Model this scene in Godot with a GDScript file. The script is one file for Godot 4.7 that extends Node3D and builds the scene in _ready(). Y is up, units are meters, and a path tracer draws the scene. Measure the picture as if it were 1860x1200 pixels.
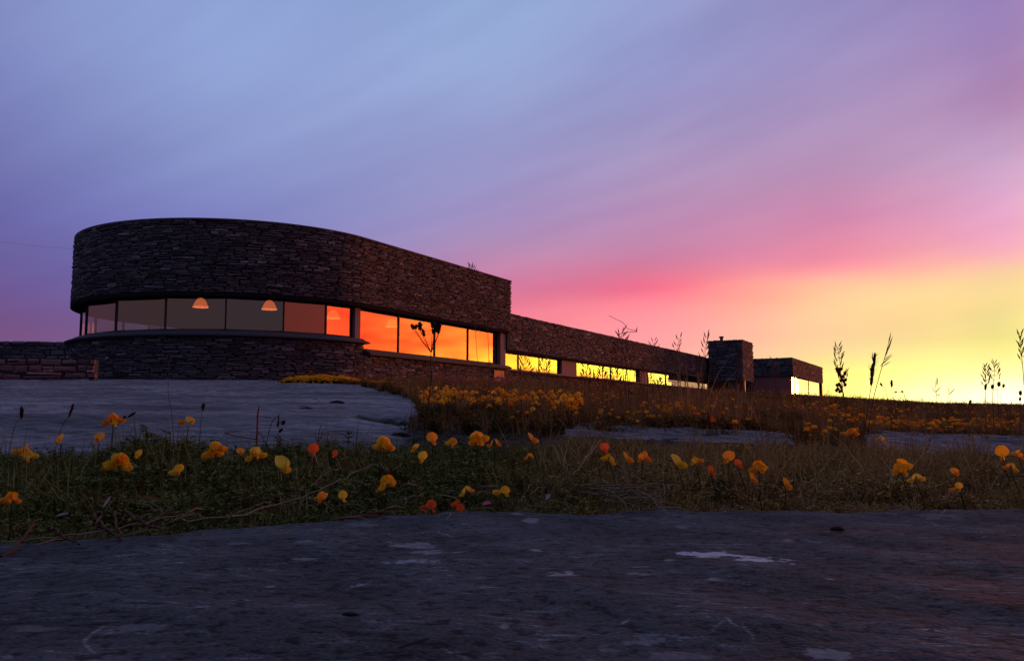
extends Node3D

# ---------------------------------------------------------------- view
const EYE := 0.11            # the phone stands on the rock
const PITCH := 5.6
const FOC := 1580.0          # focal length in pixels of a 1860 x 1200 picture
const SKY_AZ: Array[float] = [-180, -130, -90, -60, -42, -32, -26, -20, -14, -8, -2, 4, 10, 16, 21, 26, 31, 36, 42, 48, 54, 60, 66, 74, 84, 96, 112, 140, 180]
const SKY_EL: Array[float] = [0, 1, 2.5, 4, 5, 6, 6.75, 7.5, 8.25, 9, 9.75, 10.5, 11.25, 12, 13, 15, 18, 22, 26.5, 35, 50, 90]
const SKY_ROWS: Array[String] = [
	"17 24 55 18 25 57 18 26 59 19 27 62 20 27 63 20 28 65 21 28 66 21 29 68 22 30 69 22 30 70 26 34 79 30 39 87 34 43 96 38 47 104 44 53 116 55 64 139 69 80 169 86 100 206 106 122 248 132 154 304 142 172 325 170 220 380",
	"43 37 83 44 38 85 44 39 88 44 41 92 44 42 94 44 43 96 44 44 97 44 45 99 44 45 100 44 46 102 48 50 110 51 54 119 55 59 127 58 63 136 63 68 147 72 80 169 86 96 202 97 109 226 109 125 254 130 151 301 141 170 322 170 220 380",
	"92 54 125 90 55 130 88 57 136 85 59 143 83 60 148 82 61 152 80 62 156 79 63 159 78 64 163 78 66 169 80 70 179 82 75 189 85 79 199 87 83 209 90 89 222 95 100 248 106 115 275 115 130 297 125 146 321 142 170 355 151 187 364 170 220 380",
	"170 80 190 165 81 199 158 83 212 150 85 225 145 86 234 140 88 242 136 88 249 132 89 256 130 91 264 130 96 277 130 100 290 130 104 303 130 109 316 130 113 329 130 119 346 130 130 380 136 144 396 144 163 417 153 184 441 163 207 457 170 220 442 170 220 380",
	"220 88 233 212 88 231 200 88 229 187 88 228 179 88 226 171 88 225 164 90 240 158 93 255 151 96 271 145 99 287 145 104 303 145 109 318 144 114 334 144 118 349 143 125 370 142 138 411 165 179 458 196 233 521 202 247 527 196 245 495 189 239 456 170 220 380",
	"242 93 246 241 93 247 218 91 248 191 86 227 179 85 224 171 89 255 161 95 283 155 103 304 149 108 320 147 114 334 145 119 341 142 123 362 143 131 379 149 142 392 157 156 409 172 182 443 193 216 496 229 271 560 227 274 546 214 261 507 198 247 463 170 220 380",
	"263 100 250 263 100 250 236 100 257 204 98 256 189 99 258 180 104 290 173 112 318 168 122 347 166 131 370 165 139 390 167 150 405 170 160 419 172 170 447 177 181 465 186 199 480 204 233 510 232 279 568 257 324 625 252 324 610 233 300 556 211 272 495 170 220 380",
	"332 118 255 334 118 255 297 117 268 254 118 282 235 120 297 219 127 326 207 133 353 198 146 385 196 156 412 194 168 439 195 179 464 200 194 474 205 207 498 209 220 528 217 238 542 234 274 567 261 322 617 284 367 673 269 357 649 246 325 586 219 288 514 170 220 380",
	"544 165 260 545 166 260 479 160 280 406 154 300 379 155 314 343 160 339 311 165 364 285 173 391 267 182 423 256 195 454 246 209 484 245 221 497 246 233 508 243 243 529 244 258 549 257 289 577 272 326 614 286 367 665 271 362 653 248 329 589 221 291 516 170 220 380",
	"744 221 260 745 221 260 686 202 282 619 189 304 597 191 315 563 191 331 525 189 348 475 191 371 425 198 401 390 211 436 362 227 468 340 239 486 319 251 501 304 259 520 290 270 543 288 295 575 288 328 611 293 370 658 278 373 656 253 337 591 224 296 517 170 220 380",
	"936 284 256 937 284 256 914 245 275 886 221 296 880 227 304 859 222 309 827 207 310 754 202 329 659 206 360 586 220 395 531 235 421 482 250 445 422 261 473 387 267 498 353 275 528 327 296 565 307 328 606 301 377 655 288 388 661 260 349 595 229 304 520 170 220 380",
	"1128 476 265 1122 473 265 1058 361 291 995 295 316 987 287 323 972 271 322 951 250 312 898 224 312 823 202 321 737 213 353 643 230 383 566 244 415 499 256 446 460 262 470 420 271 498 375 290 534 334 318 581 310 359 639 292 369 639 264 334 578 231 294 509 170 220 380",
	"1322 736 283 1307 729 282 1159 515 320 1028 389 350 1008 358 357 995 328 349 992 304 333 981 242 301 951 188 283 856 202 312 711 219 354 617 232 394 560 243 420 526 251 438 486 261 460 423 283 494 363 304 547 319 329 616 293 331 602 264 305 550 231 275 491 170 220 380",
	"1573 1152 322 1546 1133 310 1272 809 298 1047 595 348 1013 519 349 1000 477 339 1000 461 327 1000 404 306 976 361 307 904 286 331 788 253 368 711 252 392 655 255 412 614 260 435 567 269 456 480 290 490 404 303 536 342 315 589 304 307 573 273 287 528 237 263 476 170 220 380",
	"1803 1544 361 1763 1513 336 1361 1085 273 1058 788 338 1011 665 331 1000 630 324 1000 620 321 1000 590 328 987 508 341 953 330 357 868 278 378 791 270 391 736 269 417 686 269 445 631 280 463 522 301 497 439 305 529 361 302 565 313 287 551 279 271 511 241 253 465 170 220 380",
	"2004 1731 742 1943 1682 690 1421 1173 397 1068 862 307 1002 750 307 1000 718 308 1000 692 313 997 657 323 991 555 349 958 434 384 904 372 429 849 346 462 797 337 492 750 337 511 691 344 528 577 354 555 462 300 518 365 272 530 311 262 529 278 252 494 240 241 454 170 220 380",
	"2190 1893 1123 2100 1817 1035 1454 1229 491 1069 925 277 1000 838 285 1000 783 296 1000 747 303 991 707 318 991 661 365 986 515 458 958 449 524 908 427 556 858 414 581 811 418 594 749 423 611 628 389 592 459 261 465 360 240 500 317 239 500 283 234 472 243 229 440 170 220 380",
	"3600 3400 1800 3500 3250 1350 3200 2850 800 2600 2100 500 2333 1767 450 2067 1433 400 1867 1183 362 1725 1040 346 1612 950 341 1500 860 335 1388 770 329 1275 680 324 1181 608 326 1125 570 345 1050 520 370 900 420 420 756 384 468 580 327 487 415 260 460 330 266 460 258 260 444 170 220 380",
	"4100 4500 1400 3950 4258 1078 3650 3808 658 3050 2675 425 2667 1833 365 2317 1467 335 2054 1192 312 1821 970 301 1634 816 297 1512 745 299 1391 674 301 1269 602 302 1156 540 308 1062 495 322 993 462 343 855 397 385 688 357 434 535 308 448 386 255 440 313 258 443 250 252 432 170 220 380",
	"4600 5600 1000 4400 5267 807 4100 4767 517 3500 3250 350 3000 1900 280 2567 1500 270 2242 1200 262 1917 900 255 1656 682 253 1525 630 262 1394 578 272 1262 525 281 1131 472 291 1000 420 300 937 405 317 810 375 350 620 330 400 490 290 410 356 250 420 296 250 426 242 244 420 170 220 380",
	"4007 3970 526 3825 3557 445 3551 2937 324 3056 1667 231 2778 1048 191 2369 863 198 2063 724 204 1756 585 209 1510 483 217 1386 456 231 1262 428 245 1138 401 258 1013 373 272 889 346 285 829 337 301 710 319 331 531 293 378 434 268 391 334 243 406 278 243 416 230 238 414 170 220 380",
	"3579 2641 316 3434 2296 280 3218 1778 228 2868 903 171 2668 611 141 2268 528 154 1968 466 164 1668 404 173 1459 362 188 1331 349 204 1203 336 221 1075 323 237 946 311 254 818 298 271 761 293 286 647 283 317 475 267 364 394 251 379 311 234 394 262 236 407 221 233 407 170 220 380",
	"3098 996 219 3023 859 197 2911 654 164 2798 449 130 2599 310 100 2201 286 112 1902 268 121 1604 250 130 1462 250 150 1320 250 170 1177 250 190 1035 250 210 893 250 230 750 250 250 695 248 266 585 245 299 420 240 349 350 230 365 277 220 380 241 226 393 210 228 396 170 220 380",
	"3008 770 188 2931 675 173 2815 534 151 2699 392 128 2554 296 109 2261 277 119 2042 263 126 1823 248 133 1673 244 147 1493 240 163 1313 235 179 1133 231 195 953 227 211 773 222 227 716 221 241 603 217 270 434 212 313 343 209 337 251 207 362 220 213 374 195 217 381 170 220 380",
	"2900 500 150 2820 456 144 2700 390 135 2580 324 126 2500 280 120 2333 267 127 2208 257 132 2083 247 137 1925 237 144 1700 227 155 1475 218 166 1250 209 178 1025 199 189 800 190 200 742 188 212 625 185 235 450 180 270 335 185 305 219 190 341 194 196 353 178 204 364 170 220 380",
	"1466 247 133 1404 230 131 1311 205 127 1219 180 124 1157 163 121 1082 151 121 1025 149 127 969 146 133 907 144 140 835 141 147 763 138 154 691 136 161 619 133 168 547 131 175 510 133 186 437 136 209 328 142 243 242 148 272 196 152 287 140 157 308 147 175 328 170 220 380",
	"385 89 93 370 86 94 347 82 97 325 79 99 310 76 100 294 74 101 283 74 104 272 74 108 261 74 112 252 76 118 242 78 125 233 79 132 223 81 139 214 83 145 208 86 155 196 93 174 178 104 204 158 113 228 141 118 240 108 128 263 125 153 295 170 220 380",
	"42 32 61 43 32 63 43 33 65 43 34 68 44 35 70 44 36 72 44 36 73 44 36 75 45 37 77 45 38 79 49 42 87 52 46 95 55 50 104 58 53 112 63 58 123 71 68 145 84 83 174 97 101 208 110 119 244 125 146 292 137 166 316 170 220 380",
	"17 24 55 18 25 57 18 26 59 19 27 62 20 27 63 20 28 65 21 28 66 21 29 68 22 30 69 22 30 70 26 34 79 30 39 87 34 43 96 38 47 104 44 53 116 55 64 139 69 80 169 86 100 206 106 122 248 132 154 304 142 172 325 170 220 380",
]

var rng := RandomNumberGenerator.new()
var names := {}
var nz := FastNoiseLite.new()
var nz2 := FastNoiseLite.new()
var mats := {}

# ---------------------------------------------------------------- shapes
class Geo:
	var v := PackedVector3Array()
	var n := PackedVector3Array()
	var c := PackedColorArray()
	var uv := PackedVector2Array()
	var col := Color.WHITE

	func tri(a: Vector3, b: Vector3, d: Vector3) -> void:
		var nn := (b - a).cross(d - a).normalized()
		v.append(a); v.append(d); v.append(b)
		for i in 3:
			n.append(nn); c.append(col)

	func quad(a: Vector3, b: Vector3, d: Vector3, e: Vector3) -> void:
		tri(a, b, d)
		tri(a, d, e)

	func stri(a: Vector3, b: Vector3, d: Vector3, na: Vector3, nb: Vector3, nd: Vector3) -> void:
		v.append(a); v.append(d); v.append(b)
		n.append(na); n.append(nd); n.append(nb)
		for i in 3:
			c.append(col)

	func squad(p: Array, q: Array) -> void:
		stri(p[0], p[1], p[2], q[0], q[1], q[2])
		stri(p[0], p[2], p[3], q[0], q[2], q[3])

	func box(lo: Vector3, hi: Vector3) -> void:
		var x0 := lo.x; var y0 := lo.y; var z0 := lo.z
		var x1 := hi.x; var y1 := hi.y; var z1 := hi.z
		quad(Vector3(x0, y0, z1), Vector3(x1, y0, z1), Vector3(x1, y1, z1), Vector3(x0, y1, z1))
		quad(Vector3(x1, y0, z0), Vector3(x0, y0, z0), Vector3(x0, y1, z0), Vector3(x1, y1, z0))
		quad(Vector3(x1, y0, z1), Vector3(x1, y0, z0), Vector3(x1, y1, z0), Vector3(x1, y1, z1))
		quad(Vector3(x0, y0, z0), Vector3(x0, y0, z1), Vector3(x0, y1, z1), Vector3(x0, y1, z0))
		quad(Vector3(x0, y1, z1), Vector3(x1, y1, z1), Vector3(x1, y1, z0), Vector3(x0, y1, z0))
		quad(Vector3(x0, y0, z0), Vector3(x1, y0, z0), Vector3(x1, y0, z1), Vector3(x0, y0, z1))

	func tube(p: Array, r: Array, sides := 5) -> void:
		var ring0: Array = []
		var dir0: Array = []
		for i in p.size():
			var t: Vector3 = (p[mini(i + 1, p.size() - 1)] - p[maxi(i - 1, 0)]).normalized()
			var s: Vector3 = t.cross(Vector3(0.3, 0.21, 0.93)).normalized()
			var u: Vector3 = s.cross(t)
			var ring: Array = []
			var dir: Array = []
			for k in sides:
				var a := TAU * k / sides
				var o: Vector3 = s * cos(a) + u * sin(a)
				dir.append(o)
				ring.append(p[i] + o * r[i])
			if i > 0:
				for k in sides:
					var k1 := (k + 1) % sides
					squad([ring0[k], ring[k], ring[k1], ring0[k1]], [dir0[k], dir[k], dir[k1], dir0[k1]])
			ring0 = ring
			dir0 = dir

	# a leaf or petal: rounded outline, cupped across and curled along
	func petal(base: Vector3, dir: Vector3, up: Vector3, length: float, width: float, cup: float, curl: float, na := 4, nl := 5, tip := 1.0) -> void:
		dir = dir.normalized()
		var side := dir.cross(up).normalized()
		var nup := side.cross(dir).normalized()
		var grid: Array = []
		for j in nl + 1:
			var t := float(j) / nl
			var w: float = width * sqrt(maxf(sin(PI * (0.06 + 0.9 * pow(t, tip))), 0.0))
			var row: Array = []
			for i in na + 1:
				var s := 2.0 * i / na - 1.0
				row.append(base + dir * (length * t) + side * (w * s) + nup * (cup * w * s * s + curl * length * t * t))
			grid.append(row)
		for j in nl:
			for i in na:
				quad(grid[j][i], grid[j][i + 1], grid[j + 1][i + 1], grid[j + 1][i])

	func add(other: Geo, xf: Transform3D, tint := Color.WHITE) -> void:
		for i in other.v.size():
			v.append(xf * other.v[i])
			n.append((xf.basis * other.n[i]).normalized())
			c.append(other.c[i] * tint)

	func mesh(m: Material = null) -> ArrayMesh:
		var a := []
		a.resize(Mesh.ARRAY_MAX)
		a[Mesh.ARRAY_VERTEX] = v
		a[Mesh.ARRAY_NORMAL] = n
		a[Mesh.ARRAY_COLOR] = c
		if uv.size() == v.size():
			a[Mesh.ARRAY_TEX_UV] = uv
		var am := ArrayMesh.new()
		am.add_surface_from_arrays(Mesh.PRIMITIVE_TRIANGLES, a)
		if m:
			am.surface_set_material(0, m)
		return am

# ---------------------------------------------------------------- naming
func numbered(called: String, parent: Node) -> String:
	var key := str(parent.get_instance_id()) + called
	var k: int = names.get(key, 0)
	names[key] = k + 1
	return called if k == 0 else "%s_%03d" % [called, k]

func put(called: String, mesh: Mesh, parent: Node = self, xf := Transform3D()) -> MeshInstance3D:
	var o := MeshInstance3D.new()
	o.name = numbered(called, parent)
	o.mesh = mesh
	o.transform = xf
	parent.add_child(o, true)
	return o

func tag(o: Node, label: String, category := "", group := "", kind := "") -> Node:
	if label: o.set_meta("label", label)
	if category: o.set_meta("category", category)
	if group: o.set_meta("group", group)
	if kind: o.set_meta("kind", kind)
	return o

func thing(called: String, label: String, category: String, at := Vector3.ZERO, group := "") -> Node3D:
	var o := Node3D.new()
	o.name = numbered(called, self)
	add_child(o, true)
	o.position = at
	tag(o, label, category, group)
	return o

func many(called: String, mesh: Mesh, xfs: Array, tints: Array, parent: Node = self) -> MultiMeshInstance3D:
	var mm := MultiMesh.new()
	mm.transform_format = MultiMesh.TRANSFORM_3D
	mm.use_colors = true
	mm.mesh = mesh
	mm.instance_count = xfs.size()
	for i in xfs.size():
		mm.set_instance_transform(i, xfs[i])
		mm.set_instance_color(i, tints[i])
	var o := MultiMeshInstance3D.new()
	o.name = numbered(called, parent)
	o.multimesh = mm
	parent.add_child(o, true)
	o.set_meta("kind", "stuff")
	return o

# ---------------------------------------------------------------- materials
func lin(r: float, g: float, b: float) -> Color:
	return Color(r, g, b).linear_to_srgb()

func noise_tex(freq: float, octaves: int, seed_: int, size := 512, normal := false, strength := 4.0, ramp: Gradient = null) -> NoiseTexture2D:
	var f := FastNoiseLite.new()
	f.seed = seed_
	f.noise_type = FastNoiseLite.TYPE_SIMPLEX_SMOOTH
	f.frequency = freq
	f.fractal_octaves = octaves
	var t := NoiseTexture2D.new()
	t.width = size
	t.height = size
	t.seamless = true
	t.as_normal_map = normal
	t.bump_strength = strength
	if ramp: t.color_ramp = ramp
	t.noise = f
	return t

func ramp2(a: Color, b: Color) -> Gradient:
	var g := Gradient.new()
	g.set_color(0, a)
	g.set_color(1, b)
	return g

func mat(called: String, albedo: Color, rough := 0.85, vertex := false) -> StandardMaterial3D:
	var m := StandardMaterial3D.new()
	m.resource_name = called
	m.albedo_color = albedo
	m.roughness = rough
	m.vertex_color_use_as_albedo = vertex
	mats[called] = m
	return m

func make_materials() -> void:
	var grain := noise_tex(0.02, 5, 11, 512, false, 1.0, ramp2(lin(0.55, 0.55, 0.57), Color.WHITE))
	var bump := noise_tex(0.03, 5, 12)
	var s := mat("stone", Color.WHITE, 0.9, true)
	s.uv1_triplanar = true; s.uv1_world_triplanar = true
	s.uv1_scale = Vector3.ONE * 0.9
	s.metallic_specular = 0.2
	s.albedo_texture = grain
	s.heightmap_enabled = true; s.heightmap_texture = bump; s.heightmap_scale = 3.0
	for k in 6:
		var t: StandardMaterial3D = s.duplicate()
		t.vertex_color_use_as_albedo = false
		t.albedo_color = stone_tone(k).linear_to_srgb()
		mats["stone_%d" % k] = t
		t = t.duplicate()
		t.albedo_color = lin(stone_tone(k).r * 1.7, stone_tone(k).g * 1.05, stone_tone(k).b * 1.0)
		mats["red_stone_%d" % k] = t
	var g := mat("ground", Color.WHITE, 0.8, true)
	g.uv1_triplanar = true; g.uv1_world_triplanar = true
	g.uv1_scale = Vector3(0.8, 0.8, 1.1)
	g.metallic_specular = 0.2
	g.albedo_texture = noise_tex(0.012, 6, 21, 1024, false, 1.0, ramp2(lin(0.35, 0.36, 0.4), Color.WHITE))
	g.heightmap_enabled = true; g.heightmap_texture = noise_tex(0.012, 6, 22, 1024); g.heightmap_scale = 5.0
	mat("plaster", lin(0.26, 0.16, 0.16), 0.9)
	mat("dark_lintel", lin(0.022, 0.016, 0.018), 1.0).metallic_specular = 0.1
	mat("red_render", lin(0.42, 0.13, 0.11), 0.9)
	mat("frame", lin(0.03, 0.028, 0.03), 0.6)
	mat("coping", lin(0.06, 0.058, 0.068), 0.8)
	mat("core", lin(0.035, 0.03, 0.032), 1.0)
	mat("ceiling", lin(0.09, 0.08, 0.08), 0.9)
	mat("floor", lin(0.05, 0.04, 0.04), 0.7)
	mat("timber", lin(0.35, 0.07, 0.04), 0.6)
	mat("metal", lin(0.05, 0.05, 0.05), 0.5)
	mat("linen", lin(0.75, 0.73, 0.7), 0.9)
	# bronze coated glazing: part mirror, part clear
	var gl := mat("glass", Color(0.97, 0.80, 0.60, 1.0), 0.02)
	var half := Image.create_empty(4, 4, false, Image.FORMAT_RGBA8)
	half.fill(Color(1, 1, 1, 0.56))
	gl.albedo_texture = ImageTexture.create_from_image(half)
	gl.transparency = BaseMaterial3D.TRANSPARENCY_ALPHA
	gl.metallic = 1.0
	var f := mat("foliage", Color.WHITE, 0.9, true)
	f.metallic_specular = 0.2
	f.backlight_enabled = true; f.backlight = Color(0.5, 0.5, 0.35)
	f.cull_mode = BaseMaterial3D.CULL_DISABLED
	var p := mat("petal", Color.WHITE, 0.55, true)
	p.backlight_enabled = true; p.backlight = Color(0.95, 0.8, 0.4)
	p.cull_mode = BaseMaterial3D.CULL_DISABLED
	mat("straw", Color.WHITE, 0.85, true).metallic_specular = 0.2
	var sh := mat("lamp_shade", lin(0.8, 0.45, 0.2), 0.6)
	sh.emission_enabled = true
	sh.emission = Color(1.0, 0.46, 0.19)
	sh.emission_energy_multiplier = 0.85
	var bl := mat("lamp_bulb", lin(0.9, 0.6, 0.4), 0.5)
	bl.emission_enabled = true
	bl.emission = Color(1.0, 0.62, 0.38)
	bl.emission_energy_multiplier = 1.2

func stone_tone(k: int) -> Color:
	return [Color(0.17, 0.147, 0.15), Color(0.25, 0.21, 0.21), Color(0.2, 0.18, 0.19), Color(0.42, 0.37, 0.365), Color(0.13, 0.108, 0.108), Color(0.22, 0.17, 0.163)][k]

# ---------------------------------------------------------------- the sky
func sky_texture() -> ImageTexture:
	var table: Array = []
	for row in SKY_ROWS:
		var p := PackedFloat32Array()
		for s in row.split(" "):
			p.append(s.to_float() / 1000.0)
		table.append(p)
	var w := 1440
	var h := 720
	var buf := PackedFloat32Array()
	buf.resize(w * h * 3)
	var streak := FastNoiseLite.new()
	streak.seed = 5
	streak.fractal_octaves = 4
	streak.frequency = 1.0
	var col_i := PackedInt32Array()
	var col_t := PackedFloat32Array()
	for x in w:
		var az := fposmod((x + 0.5) / w * 360.0 + 180.0, 360.0) - 180.0
		var i := 0
		while i < SKY_AZ.size() - 2 and SKY_AZ[i + 1] <= az: i += 1
		col_i.append(i)
		col_t.append((az - SKY_AZ[i]) / (SKY_AZ[i + 1] - SKY_AZ[i]))
	var ne := SKY_EL.size()
	for y in h:
		var el := 90.0 - (y + 0.5) / h * 180.0
		var e := clampf(el, 0.0, 89.99)
		var j := 0
		while j < ne - 2 and SKY_EL[j + 1] <= e: j += 1
		var t := (e - SKY_EL[j]) / (SKY_EL[j + 1] - SKY_EL[j])
		var line := PackedVector3Array()
		for i in SKY_AZ.size():
			var p: PackedFloat32Array = table[i]
			var a := Vector3(p[j * 3], p[j * 3 + 1], p[j * 3 + 2])
			var b := Vector3(p[j * 3 + 3], p[j * 3 + 4], p[j * 3 + 5])
			var a0 := a
			var b1 := b
			if j > 0: a0 = Vector3(p[j * 3 - 3], p[j * 3 - 2], p[j * 3 - 1])
			if j < ne - 2: b1 = Vector3(p[j * 3 + 6], p[j * 3 + 7], p[j * 3 + 8])
			var cc := a.cubic_interpolate(b, a0, b1, t)
			line.append(cc.max(a.min(b) * 0.8).min(a.max(b) * 1.1))
		if el < -1.0:
			for x in w:
				var o := (y * w + x) * 3
				buf[o] = 0.08; buf[o + 1] = 0.06; buf[o + 2] = 0.07
			continue
		var last := SKY_AZ.size() - 1
		for x in w:
			var i := col_i[x]
			var c := line[i].cubic_interpolate(line[i + 1], line[maxi(i - 1, 0)], line[mini(i + 2, last)], col_t[x])
			# long cloud streaks that fan out from a point low on the left
			var az := fposmod((x + 0.5) / w * 360.0 + 180.0, 360.0) - 180.0
			var dx := az + 48.0
			var dy := el
			var ang := atan2(dy, absf(dx) + 4.0)
			var far := sqrt(dx * dx + dy * dy)
			var k := streak.get_noise_2d(ang * 6.5, far * 0.028)
			var k2 := streak.get_noise_2d(ang * 26.0 + 40.0, far * 0.045 + 9.0)
			var amp := clampf((el - 0.5) / 4.0, 0.0, 1.0) * clampf((60.0 - el) / 20.0, 0.0, 1.0) * lerpf(0.45, 1.0, smoothstep(-15.0, 15.0, az))
			var m := 1.0 + amp * (0.15 * k + 0.07 * k2)
			# thin bright bars of cloud in the glow beyond the right edge
			var glow := smoothstep(33.0, 42.0, az) * (1.0 - smoothstep(70.0, 100.0, az)) * smoothstep(0.8, 2.0, el) * (1.0 - smoothstep(9.0, 13.0, el))
			if glow > 0.0:
				var bar := streak.get_noise_2d(az * 0.05, el * 0.9 - az * 0.06 + 30.0) + 0.4 * streak.get_noise_2d(az * 0.3, el * 3.0 + 80.0)
				c = Vector3(c.x * (1.0 + 0.25 * glow * bar), c.y * maxf(1.0 + 1.5 * glow * bar, 0.3), c.z * maxf(1.0 + 0.9 * glow * bar, 0.4))
			c = Vector3(c.x * (1.0 + (m - 1.0) * 1.0), c.y * (1.0 + (m - 1.0) * 1.15), c.z * (1.0 + (m - 1.0) * 0.8))
			var o := (y * w + x) * 3
			buf[o] = maxf(c.x, 0.0); buf[o + 1] = maxf(c.y, 0.0); buf[o + 2] = maxf(c.z, 0.0)
	return ImageTexture.create_from_image(Image.create_from_data(w, h, false, Image.FORMAT_RGBF, buf.to_byte_array()))

# ---------------------------------------------------------------- places
func ray(u: float, v: float) -> Vector3:            # direction per metre of depth
	var x := (u - 930.0) / FOC
	var y := (600.0 - v) / FOC
	var p := deg_to_rad(PITCH)
	var dz := cos(p) - y * sin(p)
	return Vector3(x / dz, (y * cos(p) + sin(p)) / dz, -1.0)

func at(u: float, v: float, depth: float) -> Vector3:
	return Vector3(0, EYE, 0) + ray(u, v) * depth

const SLOPE_Q := [-1.2, -0.59, -0.367, -0.177, -0.003, 0.228, 0.329, 0.487, 0.589, 1.2]
const SLOPE_K := [0.046, 0.0462, 0.0455, 0.0435, 0.0385, 0.0275, 0.0245, 0.0155, 0.0135, 0.01]

func slope(q: float) -> float:
	if q <= SLOPE_Q[0]: return SLOPE_K[0]
	for i in range(1, SLOPE_Q.size()):
		if q <= SLOPE_Q[i]:
			return lerpf(SLOPE_K[i - 1], SLOPE_K[i], (q - SLOPE_Q[i - 1]) / (SLOPE_Q[i] - SLOPE_Q[i - 1]))
	return SLOPE_K[-1]

func gy(x: float, z: float) -> float:
	var d := -z
	if d <= 0.0:
		return -0.02
	var q := x / maxf(d, 0.05)
	var s := smoothstep(0.9, 2.4, d)
	var dd := minf(d, 95.0)
	var u := 930.0 + q * FOC
	return slope(q) * dd * s - 0.02 * (1.0 - s) - 0.03 * crevice(u, d)

func crevice(u: float, d: float) -> float:           # the dark hollow at the rock's lower right corner
	return clampf(1.5 * exp(-pow((u - 715.0) / 62.0, 2.0) - pow((d - 2.55 + (u - 715.0) * 0.002) / 0.22, 2.0)), 0.0, 1.0)

func rock_edge(d: float) -> float:                   # right edge of the bare rock on the left, in pixels of the photograph
	var ds := [1.0, 1.7, 2.4, 4.0, 6.0, 8.0, 12.0, 20.0, 26.0]
	var us := [720.0, 735.0, 745.0, 758.0, 712.0, 685.0, 645.0, 560.0, 520.0]
	if d <= ds[0]: return us[0]
	for i in range(1, ds.size()):
		if d <= ds[i]: return lerpf(us[i - 1], us[i], (d - ds[i - 1]) / (ds[i] - ds[i - 1]))
	return 200.0

func rocky(x: float, z: float) -> float:             # 1 on bare rock, 0 on soil
	var d := -z
	if d < 0.3: return 1.0
	var u := 930.0 + FOC * x / d
	var w := nz.get_noise_2d(x * 40.0 / sqrt(d), z * 40.0 / sqrt(d)) * 34.0
	return (1.0 - smoothstep(-12.0, 12.0, u + w - rock_edge(d))) * (1.0 - smoothstep(0.35, 0.7, crevice(u, d) + w * 0.006))

func slab_edge(x: float) -> float:                   # how far away the near slab ends
	var t := clampf((x + 0.46) / 0.46, 0.0, 1.0)
	var e := lerpf(0.80, 1.055, smoothstep(0.0, 1.0, t))
	return e + 0.018 * nz.get_noise_1d(x * 260.0) + 0.008 * nz.get_noise_1d(x * 1400.0 + 70.0) - 0.05 * exp(-pow((x - 0.09) / 0.035, 2.0))

# ---------------------------------------------------------------- land
func build_ground() -> void:
	var azs: Array = []
	var a := -180.0
	while a < -40.0:
		azs.append(a); a += 7.0
	a = -40.0
	while a <= 40.0:
		azs.append(a); a += 0.3
	a = 45.0
	while a <= 180.0:
		azs.append(a); a += 7.5
	if azs[-1] < 180.0: azs.append(180.0)
	var rs: Array = []
	var r := 0.15
	while r < 900.0:
		rs.append(r)
		r *= 1.021 if r < 40.0 else 1.12
	var nr := rs.size()
	var na := azs.size()
	var pos := PackedVector3Array()
	var col := PackedColorArray()
	for i in na:
		var ar := deg_to_rad(azs[i])
		for j in nr:
			var x: float = sin(ar) * rs[j]
			var z: float = -cos(ar) * rs[j]
			var y := gy(x, z)
			var k := rocky(x, z)
			var d := maxf(-z, 0.1)
			if d > 1.0 and absf(azs[i]) <= 42.0:
				var big := nz.get_noise_2d(x * 9.0, z * 22.0)
				var fine := nz2.get_noise_2d(x * 70.0, z * 110.0)
				var step := absf(nz2.get_noise_2d(x * 5.0 + 50.0, z * 16.0))
				y += k * minf(d * 0.35, 3.0) * (0.010 * big + 0.005 * fine - 0.011 * exp(-step * 34.0) * smoothstep(-0.15, 0.35, nz2.get_noise_2d(x * 12.0 - 70.0, z * 9.0)))
				if k < 0.95: y += (1.0 - k) * 0.012 * nz.get_noise_2d(x * 150.0, z * 150.0) * minf(d, 4.0)
			pos.append(Vector3(x, y, z))
			var tone := 0.88 + 0.75 * nz.get_noise_2d(x * 8.0 + 90.0, z * 42.0 / sqrt(maxf(d, 1.0)))
			var c := Color(0.34 * tone, 0.32 * tone, 0.34 * tone)
			c = c.lerp(Color(0.15, 0.145, 0.155), 0.6 * smoothstep(0.15, 0.5, nz2.get_noise_2d(x * 8.0 + 20.0, z * 70.0 / sqrt(maxf(d, 1.0)))))
			col.append(Color(0.045, 0.032, 0.02).lerp(c, k))
	var nrm := PackedVector3Array()
	for i in na:
		for j in nr:
			var dx := pos[mini(i + 1, na - 1) * nr + j] - pos[maxi(i - 1, 0) * nr + j]
			var dr := pos[i * nr + mini(j + 1, nr - 1)] - pos[i * nr + maxi(j - 1, 0)]
			var nn := dx.cross(dr).normalized()
			nrm.append(nn if nn.y > 0 else -nn)
	var idx := PackedInt32Array()
	for i in na - 1:
		for j in nr - 1:
			var p := i * nr + j
			idx.append_array([p, p + nr + 1, p + nr, p, p + 1, p + nr + 1])
	# the patch under the camera
	pos.append(Vector3(0, -0.02, 0)); col.append(Color(0.1, 0.1, 0.11)); nrm.append(Vector3.UP)
	for i in na - 1:
		idx.append_array([pos.size() - 1, i * nr, (i + 1) * nr])
	var arr := []
	arr.resize(Mesh.ARRAY_MAX)
	arr[Mesh.ARRAY_VERTEX] = pos
	arr[Mesh.ARRAY_NORMAL] = nrm
	arr[Mesh.ARRAY_COLOR] = col
	arr[Mesh.ARRAY_INDEX] = idx
	var am := ArrayMesh.new()
	am.add_surface_from_arrays(Mesh.PRIMITIVE_TRIANGLES, arr)
	am.surface_set_material(0, mats.ground)
	tag(put("ground", am), "bare grey limestone sloping up to the building, soil to its right", "", "", "structure")

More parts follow.
